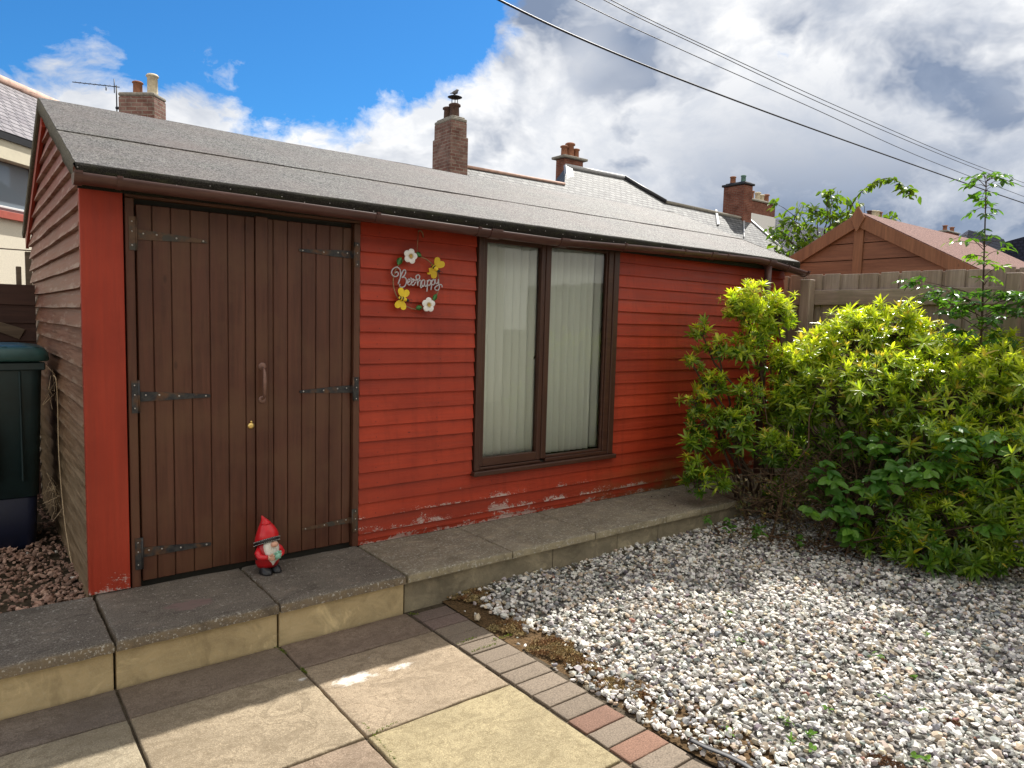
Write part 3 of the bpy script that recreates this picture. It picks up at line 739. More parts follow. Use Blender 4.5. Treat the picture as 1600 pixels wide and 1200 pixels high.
# window
win = MB(); X0, X1, Z0, Z1 = 2.362, 3.772, .388, 2.105
win.box(X0, X0+.045, -.034, .06, Z0, Z1); win.box(X1-.06, X1, -.034, .06, Z0, Z1); win.box(2.985, 3.035, -.030, .06, Z0+.03, Z1-.02)
wf = win.build('window', M_win, shed, .004)
for q in ((X0+.0455, 2.9845, -.031, .06, Z1-.05, Z1-.001), (3.0355, X1-.0605, -.031, .06, Z1-.05, Z1-.001), (X0+.0465, 2.984, -.026, .06, Z0+.001, Z0+.02), (3.036, X1-.0615, -.026, .06, Z0+.001, Z0+.028)):
    m = MB(); m.box(*q); m.build('frame_rail', M_winx, wf, .003)
m = MB(); m.box(X0-.018, X1+.018, -.062, .02, Z0-.036, Z0-.002); m.build('sill', M_winx, wf, .005)
# casement sash on the left, fixed light on the right
m = MB(); a0, a1, b0, b1 = 2.408, 2.983, .412, 2.052
m.box(a0, a0+.034, -.022, .028, b0, b1); m.box(a1-.038, a1, -.022, .028, b0, b1)
sash = m.build('sash', M_win, wf, .003)
for q in ((b0+.001, b0+.062), (b1-.038, b1-.001)):
    m = MB(); m.box(a0+.0345, a1-.0385, -.020, .027, *q); m.build('sash_rail', M_winx, sash, .003)
m = MB(); m.add([(a0+.03, .010, b0+.05), (a1-.03, .010, b0+.05), (a1-.03, .010, b1-.03), (a0+.03, .010, b1-.03)], [(0, 1, 2, 3)]); m.build('pane', M_glass, sash)
m = MB(); m.box(3.036, 3.050, -.012, .028, .418, 2.05); m.box(3.640, 3.655, -.012, .028, .418, 2.05); m.box(3.0505, 3.6395, -.0125, .028, .417, .436); m.box(3.0505, 3.6395, -.0125, .028, 2.03, 2.051)
m.box(3.656, 3.711, -.024, .03, .4175, 2.053)
m.build('glazing_bead', M_winx, wf, .003)
m = MB(); m.add([(3.045, .006, .43), (3.645, .006, .43), (3.645, .006, 2.04), (3.045, .006, 2.04)], [(0, 1, 2, 3)]); m.build('pane', M_glass, wf)
# window stay on the sash
m = MB(); m.tube([(2.952, .02, 1.22), (2.945, .045, 1.18), (2.938, .05, 1.12), (2.935, .045, 1.07)], [.006, .008, .008, .006], 8); m.build('latch', M_blackm, sash)
# vertical blinds hung inside
bl = thing('vertical_blind', (3.05, .1, 2.06), 'pale green vertical blind drawn across the inside of the shed window', 'blind')
xx = 2.36; k = 0
while xx < 3.72:
    an = -R(random.uniform(13, 17)) if xx < 2.86 else -R(random.uniform(26, 40)); w = .100; mb = MB(); n = 6
    cx, cy = xx+.03, .066
    for zt, zb in ((2.05, .44),):
        P = []; 
        for i in range(n+1):
            s = (i/n-.5); bow = .012*(1-4*s*s); dx = s*w*math.cos(an)+bow*math.sin(an); dy = s*w*math.sin(an)-bow*math.cos(an)
            for q, z_ in enumerate((zt, 1.25, zb)):
                sway = .004*noise.noise(Vector((k*3.3, z_, 1.)))
                P.append((cx+dx+sway, cy+dy, z_))
        F = [(i*3+q, i*3+q+1, i*3+4+q, i*3+3+q) for i in range(n) for q in range(2)]
        mb.add(P, F, 0, True)
    if not (abs(xx-3.55) < .03): 
        o = mb.build('slat', M_blind, bl); so_ = o.modifiers.new('thick', 'SOLIDIFY'); so_.thickness = .0008
    xx += .0745 if xx < 2.86 else .066; k += 1
m = MB(); m.box(2.412, 3.71, .050, .085, 2.045, 2.056); m.build('head_rail', M_white, bl)

# roof felt: lower strip laps the upper one
def felt_strip(ya, za, yb, zb, name, x0=-.05, x1=6.30, th=.022, lap=0):
    nx, ny = 90, 10; P = []; F = []
    for j in range(ny+1):
        for i in range(nx+1):
            s = j/ny; x = x0+(x1-x0)*i/nx; y_ = ya+(yb-ya)*s; z_ = za+(zb-za)*s
            w = .004*noise.noise(Vector((x*1.1, y_*1.6, lap)))+.0016*noise.noise(Vector((x*5, y_*5, lap+3)))
            xo = 0 if 0 < i < nx else .003*noise.noise(Vector((y_*9, i, 0)))
            P.append((x+xo, y_, z_+w))
    F = [(j*(nx+1)+i, j*(nx+1)+i+1, (j+1)*(nx+1)+i+1, (j+1)*(nx+1)+i) for j in range(ny) for i in range(nx)]
    m = MB(); m.add(P, F, 0, True); return m
roof = MB(); th = .02
roof.prism([(-.10, EZ-.002), (RY, RZ-.002), (DEPTH+.10, EZ-.03), (DEPTH+.10, EZ-.055), (RY, RZ-.035), (-.10, EZ-.036)], 0, -.045, 6.295)
rf = roof.build('roof', M_dark, shed)
yl = .62; zl = EZ+SL*(yl+.1)
mm = felt_strip(-.135, EZ-.010, yl, zl+.002, 'f', lap=1); 
# rounded roll over the eave
m2 = felt_strip(yl-.06, EZ+SL*(yl-.06+.1)+.009, RY, RZ+.007, 'f', x0=-.052, lap=5)
m2.add([(-.052, yl-.06, zl-.0215), (6.30, yl-.06, zl-.0215), (6.30, yl-.06, zl-.0155), (-.052, yl-.06, zl-.0155)], [(0, 1, 2, 3)])
mm.build('roof_felt', M_felt, rf); m2.build('roof_felt', M_felt, rf)
m3 = felt_strip(RY, RZ+.007, DEPTH+.13, EZ-.03, 'f', lap=9); m3.build('roof_felt', M_felt, rf)
# felt turned down over the eave: ragged, mossy
def turned(x0, x1, n, seed):
    P = []
    for i in range(n+1):
        x = x0+(x1-x0)*i/n; w = .006*noise.noise(Vector((x*3, seed, 0)))
        dz = .085+.015*noise.noise(Vector((x*2, seed, 7)))+.008*noise.noise(Vector((x*13, seed, 7)))
        zt = EZ-.010+.004*noise.noise(Vector((x*1.1, -.135*1.6, 1)))+.0016*noise.noise(Vector((x*5, -.135*5, 4)))
        P += [(x, -.135, zt), (x, -.144, zt-.006), (x, -.147+w, zt-.03), (x, -.140+w*1.5, zt-dz), (x, -.131+w, zt-dz)]
    F = [(i*5+q, i*5+q+1, i*5+6+q, i*5+5+q) for i in range(n) for q in range(4)]
    return P, F
m = MB(); P, F = turned(-.05, 6.30, 240, 1.); m.add(P, F, 0, True); m.build('felt_edge', M_feltedge, rf)
# verge felt along the left gable, front and back slope, hanging over the gable
def verge(ya, za, yb, zb, x, s, mt, drop=.085):
    n = 40; P = []
    for i in range(n+1):
        q = i/n; y_ = ya+(yb-ya)*q; z_ = za+(zb-za)*q; w = .006*noise.noise(Vector((y_*4, x, 0)))
        d = drop+.012*noise.noise(Vector((y_*6, x, 4)))
        P += [(x, y_, z_), (x-s*.008, y_, z_-.008), (x-s*(.012+w), y_, z_-d*.5), (x-s*(.008+w), y_, z_-d), (x+s*.01, y_, z_-d)]
    F = [(i*5+k_, i*5+k_+1, i*5+6+k_, i*5+5+k_) for i in range(n) for k_ in range(4)]
    m = MB(); m.add(P, F, 0, True); return m.build('verge_felt', mt, rf)
M_verge = mat('lichened_verge_felt', lambda g: setp(g, g.mix(g.ramp(g.noise(g.obj(), 130, 4, .75), .35, .68), g.mix(g.ramp(g.noise(g.obj(), 9, 4, .6), .4, .6), (.07, .06, .045), (.10, .085, .055)), (.26, .24, .18)), .9, 0, .2, g.noise(g.obj(), 130, 4, .75), .8, .008))
for x_, s_ in ((-.052, 1), (6.30, -1)):
    verge(-.14, EZ-.012, RY, RZ+.007, x_, s_, M_verge); verge(RY, RZ+.007, DEPTH+.13, EZ-.03, x_, s_, M_verge)
m = MB()
m.prism([(RY, RZ-.09), (DEPTH+.11, EZ-.12), (DEPTH+.11, EZ-.20), (RY, RZ-.175)], 0, -.042, -.020); m.build('bargeboard', M_redv, rf)
m = MB(); m.box(-.04, 6.29, -.118, -.098, EZ-.125, EZ-.04); m.box(-.03, 6.25, -.096, -.006, EZ-.06, EZ-.05); m.build('fascia', M_feltedge, rf)
# gutter: half-round, sagging a little, unions, brackets, stop end, outlet and downpipe
gz = [(-.045, 2.074), (1.4, 2.060), (2.3, 2.050), (2.95, 2.046), (3.75, 2.072), (4.7, 2.090), (5.45, 2.104), (5.75, 2.085), (6.30, 2.030)]
def gzf(x): return float(np.interp(x, [p[0] for p in gz], [p[1] for p in gz]))
gut = MB(); n = 120; P = []; GYC = -.190; GR = .050
for i in range(n+1):
    x = -.045+(6.31+.045)*i/n; z_ = gzf(x)
    ring = []
    for k_ in range(13):
        a = math.pi*k_/12; ring.append((x, GYC-GR*math.cos(a), z_-GR*math.sin(a)+.02))
    for k_ in range(12, -1, -1):
        a = math.pi*k_/12; ring.append((x, GYC-(GR-.003)*math.cos(a), z_-(GR-.003)*math.sin(a)+.02))
    P += ring
F = [(i*26+k_, i*26+(k_+1) % 26, (i+1)*26+(k_+1) % 26, (i+1)*26+k_) for i in range(n) for k_ in range(26)]
gut.add(P, F, 0, True); gut.build('gutter', M_gut, shed)
gobj = bpy.data.objects['gutter']
def gcollar(x, w, r, name='gutter_bracket', closed=False):
    m = MB(); z_ = gzf(x)+.02; pts = [(x, GYC-r*math.cos(math.pi*k_/12), z_-r*math.sin(math.pi*k_/12)) for k_ in range(13)]
    pin = [(x, GYC-(r-.006)*math.cos(math.pi*k_/12), z_-(r-.006)*math.sin(math.pi*k_/12)) for k_ in range(12, -1, -1)]
    if closed: pin = []
    pp = pts+pin; m.extr([(x-w/2, p[1], p[2]) for p in pp], (w, 0, 0))
    m.box(x-w/2, x+w/2, GYC-r-.004, GYC-r+.012, z_-.006, z_+.006)
    if name == 'gutter_bracket': m.box(x-w/2, x+w/2, GYC+r-.004, -.12, z_-.03, z_+.004)
    return m.build(name, M_gut, gobj)
for x_ in (.12, 1.48, 2.22, 3.62, 4.35, 4.95, 5.95): gcollar(x_, .022, .053)
gcollar(-.05, .035, .056, 'gutter_end', True); gcollar(6.312, .03, .056, 'gutter_end', True)
gcollar(2.36, .09, .0555, 'gutter_union'); gcollar(2.98, .08, .0555, 'gutter_union'); gcollar(4.75, .07, .055, 'gutter_union'); gcollar(5.66, .10, .057, 'gutter_union')
m = MB(); m.tube([(5.66, GYC, gzf(5.66)-.03), (5.66, GYC, 1.5), (5.66, GYC, .03)], .034, 14); m.build('downpipe', M_gut, gobj)
# little screw heads catching light on the turned-down felt
m = MB()
for i in range(46):
    x_ = -.02+i*.138+random.uniform(-.03, .03); m.ball((x_, -.147, EZ-.035-random.uniform(0, .03)), .0032, 0, 6)
m.build('clout_nails', M_screw, rf)['kind'] = 'stuff'
# the harled house behind the photographer: sunlit, it throws warm light on the shed front and is mirrored in the panes
def rear_house():
    rh = thing('harled_house', (1.5, -8.4, 0), 'cream harled house across the patio, mirrored in the shed window', 'house')
    m = MB(); m.box(-6, 9, -14, -8.4, -.3, 4.6); m.build('wall', M_harl, rh)
    m = MB(); m.prism([(-8.0, 4.61), (-11.2, 7.4), (-14.4, 4.61)], 0, -6.3, 9.3); o = m.build('roof', M_slateL, rh); box_uv(o)
    for (x_, z_) in ((-2.5, .9), (2.6, .9), (6.2, .9), (0, 3.0), (5, 3.0)):
        m = MB(); m.box(x_-.7, x_+.7, -8.44, -8.34, z_, z_+1.25); w_ = m.build('window', M_white, rh, .01)
        m = MB(); m.box(x_-.62, x_+.62, -8.335, -8.325, z_+.08, z_+1.17); m.build('pane', M_dark, w_)
rear_house()
# ------------------------------------------------------------ wreath on the wall
def xf(mb, M, n0=0):
    for i in range(n0, mb.n): mb.v[i] = tuple(M @ Vector(mb.v[i]))
    return mb
def wp(x, y, d=-.045):   # drawing units -> point on the plane of the wreath, just off the boards
    q = at(580+x/8, 350+y/8, 1, d); return np.array(q)
WC = wp(568, 735)
wr = thing('hanging_wreath', WC, 'round metal wreath with daisies, bees and silver lettering on the red wall', 'wreath')
M_bronze = plain('bronze_wire', (.30, .18, .10), .45, .6, .2, 60); M_silver = plain('brushed_silver', (.50, .48, .50), .38, .55, .12, 60)
M_petal = plain('white_enamel', (.82, .82, .80), .4, 0, .03, 60); M_yel = plain('yellow_enamel', (.80, .58, .02), .35, 0, .06, 60)
M_gold = plain('ochre_stamen', (.55, .36, .08), .5, 0, .3, 200); M_black = plain('black_enamel', (.015, .015, .018), .35, 0, .1, 60)
M_enleaf = plain('green_enamel', (.05, .20, .05), .35, 0, .45, 40)
RR = .172
m = MB(); m.tube([(WC[0]+RR*math.cos(a), -.045, WC[2]+RR*math.sin(a)) for a in np.linspace(0, 2*math.pi, 61)], .0042, 6); m.build('ring', M_bronze, wr)
m = MB(); a = wp(572, 345); b = wp(590, 95, -.05)
m.tube([a, b], .0022, 6); m.tube([b, b+np.array([.006, 0, .008]), b+np.array([.022, .006, .008]), b+np.array([.04, .014, -.004]), b+np.array([.052, .024, -.03])], .0042, 8); m.build('hook', M_bronze, wr)
T = [[(298, 612), (322, 598), (338, 622), (322, 652), (285, 655), (258, 628), (256, 590), (282, 553), (322, 540), (352, 560), (368, 605), (362, 670), (345, 725), (334, 752)],
     [(334, 752), (352, 700), (378, 630), (402, 580), (424, 578), (430, 605), (412, 645), (384, 670), (412, 664), (436, 690), (438, 735), (415, 780), (378, 792), (355, 775), (360, 750)],
     [(440, 742), (468, 728), (484, 702), (470, 688), (455, 712), (458, 752), (480, 762), (500, 738)],
     [(500, 738), (522, 722), (533, 697), (518, 688), (502, 712), (506, 758), (530, 764), (556, 722)],
     [(500, 690), (492, 672), (520, 700), (565, 700), (598, 684), (606, 655), (588, 636), (562, 650), (560, 676), (574, 700), (580, 772), (583, 738), (604, 702), (622, 716), (614, 768), (622, 798), (640, 780)],
     [(668, 706), (646, 700), (630, 730), (636, 772), (654, 776), (667, 735), (669, 706), (668, 760), (682, 782), (694, 760)],
     [(700, 700), (702, 770), (694, 846)], [(701, 738), (716, 704), (736, 704), (744, 735), (728, 766), (706, 764)],
     [(752, 698), (754, 765), (745, 826)], [(753, 732), (768, 700), (788, 700), (794, 728), (780, 758), (758, 758)],
     [(800, 690), (800, 725), (814, 748), (834, 728), (840, 688), (842, 750), (852, 796), (832, 828), (802, 822), (796, 796), (822, 772), (862, 756), (882, 768), (884, 792)]]
def smooth(pts, n=5):
    pts = [np.array(p, float) for p in pts]; out = []
    for i in range(len(pts)-1):
        p0 = pts[max(i-1, 0)]; p1 = pts[i]; p2 = pts[i+1]; p3 = pts[min(i+2, len(pts)-1)]
        for k in range(n):
            t = k/n; out.append(.5*((2*p1)+(-p0+p2)*t+(2*p0-5*p1+4*p2-p3)*t*t+(-p0+3*p1-3*p2+p3)*t**3))
    out.append(pts[-1]); return out
m = MB()
for s in T: m.tube([wp(p[0], p[1], -.052) for p in smooth(s)], .0046, 6, 0, True)
m.build('lettering', M_silver, wr)
RotX = Matrix.Rotation(R(90), 4, 'X')
def flower(cx, cy, r, rot, d=-.058):
    c = wp(cx, cy, d); mb = MB()
    for k in range(5):
        a = rot+2*math.pi*k/5; o_ = Vector((math.cos(a), 0, math.sin(a)))
        mb.ball((c[0]+o_.x*r*.56, c[1]-.002, c[2]+o_.z*r*.56), (r*.47, .006, r*.44), 0, 16, None)
    f = mb.build('flower', M_petal, wr)
    mb = MB(); mb.ball((c[0], c[1]-.007, c[2]), (.008, .004, .008), 0, 10)
    for k in range(15):
        a = 2*math.pi*k/15; mb.tube([(c[0], c[1]-.008, c[2]), (c[0]+.019*math.cos(a), c[1]-.011, c[2]+.019*math.sin(a))], [.002, .001], 5)
    mb.build('stamens', M_gold, f)
flower(490, 402, .050, 1.35); flower(716, 1010, .050, 1.57)
def wleaf(cx, cy, ang, L=.045, w=.017):
    c = wp(cx, cy, -.051); mb = MB(); n = 8; P = []; dx, dz = math.cos(ang), math.sin(ang)
    for i in range(n+1):
        t = i/n; ww = w*math.sin(math.pi*min(1, t*.97+.03))**.8; x_ = c[0]+(t-.5)*L*dx; z_ = c[2]+(t-.5)*L*dz
        P += [(x_-dz*ww, c[1], z_+dx*ww), (x_, c[1]-.005, z_), (x_+dz*ww, c[1], z_-dx*ww), (x_, c[1]+.003, z_)]
    F = [(i*4+k, i*4+(k+1) % 4, i*4+4+(k+1) % 4, i*4+4+k) for i in range(n) for k in range(4)]; mb.add(P, F, 0, True)
    mb.build('enamel_leaf', M_enleaf, wr)
wleaf(355, 462, R(60), .056, .021); wleaf(597, 382, R(-35), .045, .016); wleaf(797, 915, R(60), .055, .017); wleaf(598, 1045, R(10), .05, .018)
def heart(mb, M, s, th=.004):
    P = []; n = 22
    for i in range(n):
        t = 2*math.pi*i/n; x_ = 16*math.sin(t)**3/17*s; z_ = (13*math.cos(t)-5*math.cos(2*t)-2*math.cos(3*t)-math.cos(4*t)+11)/17*s
        P.append(Vector((x_, 0, z_)))
    n0 = mb.n; mb.extr([(p.x, -th/2, p.z) for p in P], (0, th, 0)); xf(mb, M, n0)
def bee(cx, cy, ang, yaw=0):
    c = Vector(wp(cx, cy, -.062)); M = Matrix.Translation(c) @ Matrix.Rotation(yaw, 4, 'Z') @ Matrix.Rotation(ang, 4, 'Y')
    mb = MB(); heart(mb, M @ Matrix.Translation((0, .006, .006)), .046); heart(mb, M @ Matrix.Translation((0, .006, -.006)) @ Matrix.Rotation(math.pi, 4, 'Y'), .046)
    n0 = mb.n; mb.ball((0, -.005, 0), (.034, .010, .014), 0, 14); xf(mb, M, n0); b_ = mb.build('bee', M_yel, wr)
    mb = MB(); 
    for x_ in (-.020, -.004): mb.lathe([(.0135 if x_ > -.01 else .0118, -.004), (.0150 if x_ > -.01 else .0130, 0), (.0135 if x_ > -.01 else .0118, .004)], (0, 0, 0), 16, 0, Matrix.Translation((x_, -.005, 0)) @ Matrix.Rotation(R(90), 4, 'Y'), 1.0, .85)
    xf(mb, M); mb.build('bee_stripe', M_black, b_); mb = MB(); mb.ball((.036, -.004, 0), .011, 0, 10)
    for s in (-1, 1): mb.tube([(.045, -.006, s*.003), (.058, -.008, s*.012), (.066, -.008, s*.010), (.064, -.008, s*.004)], .0014, 5)
    xf(mb, M); mb.build('bee_head', M_black, b_)
bee(392, 935, R(14)); bee(800, 548, R(38), R(-58))

# ------------------------------------------------------------ gnome
GP = Vector((.838, -.165, 0)); 
gn = thing('garden_gnome', GP, 'garden gnome with tall red hat, white beard and pale green ornament in its hands', 'gnome')
GM = Matrix.Translation(GP) @ Matrix.Rotation(R(14), 4, 'Z')
M_gred = plain('glossy_red_paint', (.62, .014, .022), .28, 0, .12, 30); M_gdred = plain('deep_red_coat', (.40, .008, .012), .34, 0, .12, 30)
M_gskin = plain('painted_skin', (.66, .36, .25), .45, 0, .06, 30); M_gmint = plain('mint_green_glaze', (.30, .60, .46), .4, 0, .15, 70)
def m_beard(g):
    o = g.obj(); w = g.noise(g.scale(o, (130, 130, 16)), 1, 4, .6, 1.); setp(g, g.mix(g.ramp(w, .35, .6), (.66, .62, .54), (.86, .84, .78)), .6, 0, .3, w, .8, .004)
M_beard = mat('white_beard', m_beard)
def rings(mb, L, seg=24, mi=0):
    """L = [(cx,cy,cz, rx,ry, tiltx, tilty)]"""
    P = []
    for (cx, cy, cz, rx, ry, tx, ty) in L:
        for k in range(seg):
            a = 2*math.pi*k/seg; x_ = rx*math.cos(a); y_ = ry*math.sin(a); P.append((cx+x_, cy+y_, cz+y_*tx+x_*ty))
    n = len(L); F = [(i*seg+k, i*seg+(k+1) % seg, (i+1)*seg+(k+1) % seg, (i+1)*seg+k) for i in range(n-1) for k in range(seg)]
    F += [tuple(range(seg-1, -1, -1)), tuple((n-1)*seg+k for k in range(seg))]; mb.add(P, F, mi, True); return mb
mb = rings(MB(), [(0, 0, .036, .035, .032, 0, 0), (0, 0, .038, .058, .052, 0, 0), (0, 0, .060, .067, .060, 0, 0), (0, 0, .095, .067, .062, 0, 0), (0, 0, .135, .062, .057, 0, 0), (0, 0, .165, .056, .052, 0, 0), (0, 0, .185, .04, .04, 0, 0)])
xf(mb, GM).build('body', M_gdred, gn)
TB = -.42   # the hat dips low at the back and rises over the nose
hat = [(0, .004, .176, .064, .064, TB, .0), (0, .004, .186, .066, .066, TB, 0), (0, .004, .210, .064, .064, TB*.85, 0), (-.001, .004, .235, .056, .056, TB*.6, 0), (-.004, .003, .260, .045, .045, TB*.4, 0), (-.009, .002, .282, .032, .032, -.1, 0),
       (-.015, .001, .298, .023, .022, 0, .1), (-.022, 0, .308, .016, .015, 0, .2), (-.027, 0, .318, .010, .010, 0, .2), (-.032, 0, .327, .007, .007, 0, .1), (-.035, 0, .333, .002, .002, 0, 0)]
mb = rings(MB(), hat); mb.tube([(-.042, -.008, .283), (-.024, -.030, .290), (.0, -.034, .289)], [.004, .007, .003], 8)
for q in ((-.005, -.055, .222), (.016, -.053, .228), (-.03, -.051, .205)): mb.ball(q, (.003, .003, .0035), 1, 8)
xf(mb, GM); hto = mb.build('hat', [M_gred, M_black], gn)
mb = rings(MB(), [(0, .004, .163, .0655, .0655, TB, 0), (0, .004, .165, .070, .070, TB, 0), (0, .004, .187, .0705, .0705, TB, 0), (0, .004, .189, .066, .066, TB, 0)])
for k in range(46):
    a = 2*math.pi*k/46
    for dz in (-.010, .0085): 
        x_ = .0705*math.cos(a); y_ = .0705*math.sin(a); mb.ball((x_, .004+y_, .177+dz+y_*TB), (.0022, .0022, .0010), 1, 6)
xf(mb, GM).build('hat_band', [M_black, M_petal], hto)
mb = rings(MB(), [(0, -.040, .040, .003, .003, 0, 0), (0, -.048, .052, .012, .010, 0, 0), (.002, -.050, .078, .026, .017, 0, 0), (.001, -.048, .110, .040, .022, 0, 0), (0, -.042, .140, .047, .026, 0, 0), (0, -.034, .165, .046, .030, 0, 0), (0, -.025, .188, .035, .028, 0, 0), (0, -.02, .20, .015, .015, 0, 0)])
xf(mb, GM).build('beard', M_beard, gn)
mb = MB(); mb.ball((0, -.070, .174), (.022, .019, .016), 0, 16); xf(mb, GM).build('nose', M_gskin, gn)
for s in (-1, 1):
    mb = MB(); mb.tube([(s*.052, .0, .150), (s*.070, -.014, .125), (s*.070, -.034, .108), (s*.055, -.056, .106), (s*.040, -.066, .106)], [.013, .018, .018, .016, .014], 12)
    arm = xf(mb, GM).build('arm', M_gred, gn)
    mb = MB(); mb.ball((s*.030, -.073, .104), (.014, .010, .015), 0, 12)
    for k in range(4): mb.tube([(s*.028, -.078, .114-k*.0072), (s*.018, -.085, .115-k*.0076), (s*.008, -.086, .114-k*.0074)], [.0046, .0044, .0034], 7)
    mb.tube([(s*.032, -.076, .114), (s*.026, -.084, .124), (s*.018, -.087, .128)], [.0048, .0046, .003], 7); xf(mb, GM).build('hand', M_gskin, arm)
    mb = MB(); mb.lathe([(.001, .004), (.009, .004), (.011, .001), (.011, -.004)], (0, 0, 0), 14, 0, Matrix.Translation((s*.078, -.018, .100)) @ Matrix.Rotation(R(90)*s, 4, 'Y')); xf(mb, GM).build('button', M_black, gn)
    mb = rings(MB(), [(s*.030, -.030, .0, .028, .044, 0, 0), (s*.030, -.030, .004, .031, .047, 0, 0), (s*.030, -.030, .010, .031, .047, 0, 0), (s*.030, -.026, .026, .028, .040, 0, 0), (s*.030, -.014, .040, .023, .028, 0, 0), (s*.030, -.008, .052, .02, .022, 0, 0)])
    xf(mb, GM).build('boot', M_black, gn)
mb = MB(); P = []
for k in range(12):
    a = 2*math.pi*k/12+.3; r_ = .034 if k % 2 == 0 else .022; P.append((r_*math.cos(a), -.088, .118+r_*math.sin(a)))
mb.extr(P, (0, .012, 0)); mb.ball((0, -.090, .118), (.022, .010, .022), 0, 12); mb.ball((-.014, -.094, .144), .008, 0, 10); mb.ball((.012, -.094, .146), .008, 0, 10)
xf(mb, GM @ Matrix.Translation((.012, 0, -.008)) @ Matrix.Translation((0, -.088, .118)) @ Matrix.Diagonal((.82, 1, .82, 1)) @ Matrix.Translation((0, .088, -.118))).build('held_ornament', M_gmint, gn, .002)

# ------------------------------------------------------------ wheelie bin beside the gable
M_bin = plain('dark_green_bin_plastic', (.009, .026, .029), .42, 0, .25, 7, .5, .1); M_binl = plain('teal_bin_lid', (.018, .066, .064), .4, 0, .2, 7)
M_bin2 = plain('navy_bin_base', (.005, .009, .030), .5, 0, .2, 7)  # bin base coloured darker and bluer than the body above
bn = thing('wheelie_bin', (-.38, 1.42, -.045), 'dark green wheelie bin with teal lid against the shed gable', 'bin')
mb = MB(); L = []
def rrect(cx, cy, hx, hy, z, r=.06, n=5):
    P = []
    for (sx, sy, a0) in ((1, 1, 0), (-1, 1, 90), (-1, -1, 180), (1, -1, 270)):
        for k in range(n+1):
            a = R(a0+90*k/n); P.append((cx+sx*(hx-r)+r*math.cos(a), cy+sy*(hy-r)+r*math.sin(a), z))
    return P
def loft(mb, sec, mi=0, sm=True):
    n = len(sec[0]); P = [p for s in sec for p in s]; F = [(i*n+k, i*n+(k+1) % n, (i+1)*n+(k+1) % n, (i+1)*n+k) for i in range(len(sec)-1) for k in range(n)]
    F += [tuple(range(n-1, -1, -1)), tuple((len(sec)-1)*n+k for k in range(n))]; mb.add(P, F, mi, sm)
bx, by = -.395, 1.42
loft(mb, [rrect(bx, by, .255, .275, .29), rrect(bx, by, .285, .315, 1.09), rrect(bx, by, .285, .315, 1.13)])
mb.box(bx-.30, bx+.30, by-.33, by-.305, 1.085, 1.135)
for sx in (-.12, .05, .17): mb.box(bx+sx-.006, bx+sx+.006, by-.324, by-.285, .40, 1.08)
mb.build('bin_body', M_bin, bn, .006)
mb = MB(); loft(mb, [rrect(bx, by, .235, .255, -.04), rrect(bx, by, .247, .267, .288)])
mb.tube([(bx-.2, by-.26, .30), (bx-.2, by-.275, .38), (bx-.02, by-.28, .38), (bx-.02, by-.26, .30)], .008, 6)
mb.build('bin_base', M_bin2, bn, .006)
mb = MB(); loft(mb, [rrect(bx, by, .318, .345, 1.140), rrect(bx, by, .325, .352, 1.148), rrect(bx, by, .322, .350, 1.19), rrect(bx, by, .30, .325, 1.222), rrect(bx, by, .20, .22, 1.236)])
for k in range(4): mb.tube([(bx-.24+.16*k-.03, by-.30, 1.215), (bx-.24+.16*k+.03, by-.30, 1.215)], .014, 8)
mb.build('lid', M_binl, bn)
# dry stalk leaning between bin and gable
M_stalk = plain('dry_pale_stalk', (.42, .32, .20), .8, 0, .2, 40)
st = thing('dry_stalk', (-.035, .90, -.05), 'thin dry plant stalk leaning on the weathered gable beside the bin', 'stalk')
mb = MB(); pts = [(-.03, .62, -.04), (-.045, .80, .2), (-.05, .95, .55), (-.045, 1.0, .85), (-.05, .98, 1.02), (-.06, 1.02, 1.06)]
mb.tube(smooth(pts), .0035, 5)
for _ in range(34):
    a = Vector((-.05+random.uniform(-.02, .01), 1.0+random.uniform(-.06, .06), random.choice([.25, .3, .36, .95, 1.0])+random.uniform(-.08, .08))); mb.tube([a, a+Vector((random.uniform(-.05, .01), random.uniform(-.08, .08), random.uniform(.0, .08))), a+Vector((random.uniform(-.08, 0), random.uniform(-.1, .1), random.uniform(-.08, .02)))], .0014, 4)
mb.build('stem', M_stalk, st)

# dark fence behind the bin, joining the gable
df = thing('timber_fence', (-1.5, 2.62, -.05), 'dark brown boarded fence joining the weathered gable behind the bin', 'fence')
mb = MB(); z = -.05
while z < 1.60:
    mb.prism([(2.60, z), (2.585, z), (2.60, z+.155), (2.612, z+.155)], 0, -3.2, -.028); z += .14
mb.build('board_panel', M_dfence, df)
mb = MB(); mb.box(-.10, -.03, 2.615, 2.69, -.05, 1.64); mb.build('post', M_dfence, df, .004)
mb = MB(); mb.extr([(-.75, 2.575, 1.50), (-.67, 2.575, 1.50), (-.10, 2.575, 1.30), (-.14, 2.575, 1.22)], (0, .02, 0)); mb.build('brace', M_oldwood, df, .003)
tr_ = thing('post_and_rail', (-.4, 3.5, -.05), 'weathered grey timber post and rail frame behind the dark fence', 'fence')
def bpx(u0, u1, v0, v1, Y, d=.06, top=None):
    a = at(u0, v0, 1, Y); b = at(u1, v1, 1, Y); return (a[0], b[0], Y, Y+d, (b[2] if top is None else top), a[2])
x0, x1, y0, y1, z0, z1 = bpx(-60, 49, 383, 392, 3.6); mb = MB(); mb.box(x0, x1+.05, y0, y1, z0, z1); mb.build('rail', M_oldwood, tr_, .004)
x0, x1, y0, y1, z0, z1 = bpx(39, 50, 391, 470, 3.6); mb = MB(); mb.box(x0, x1+.01, y0+.002, y1-.002, -.05, z1-.01); mb.build('post', M_oldwood, tr_, .004)
x0, x1, y0, y1, z0, z1 = bpx(25, 35, 416, 470, 3.6); mb = MB(); mb.box(x0, x1, y0, y1, -.05, z1); mb.build('post', M_oldwood, tr_, .004)

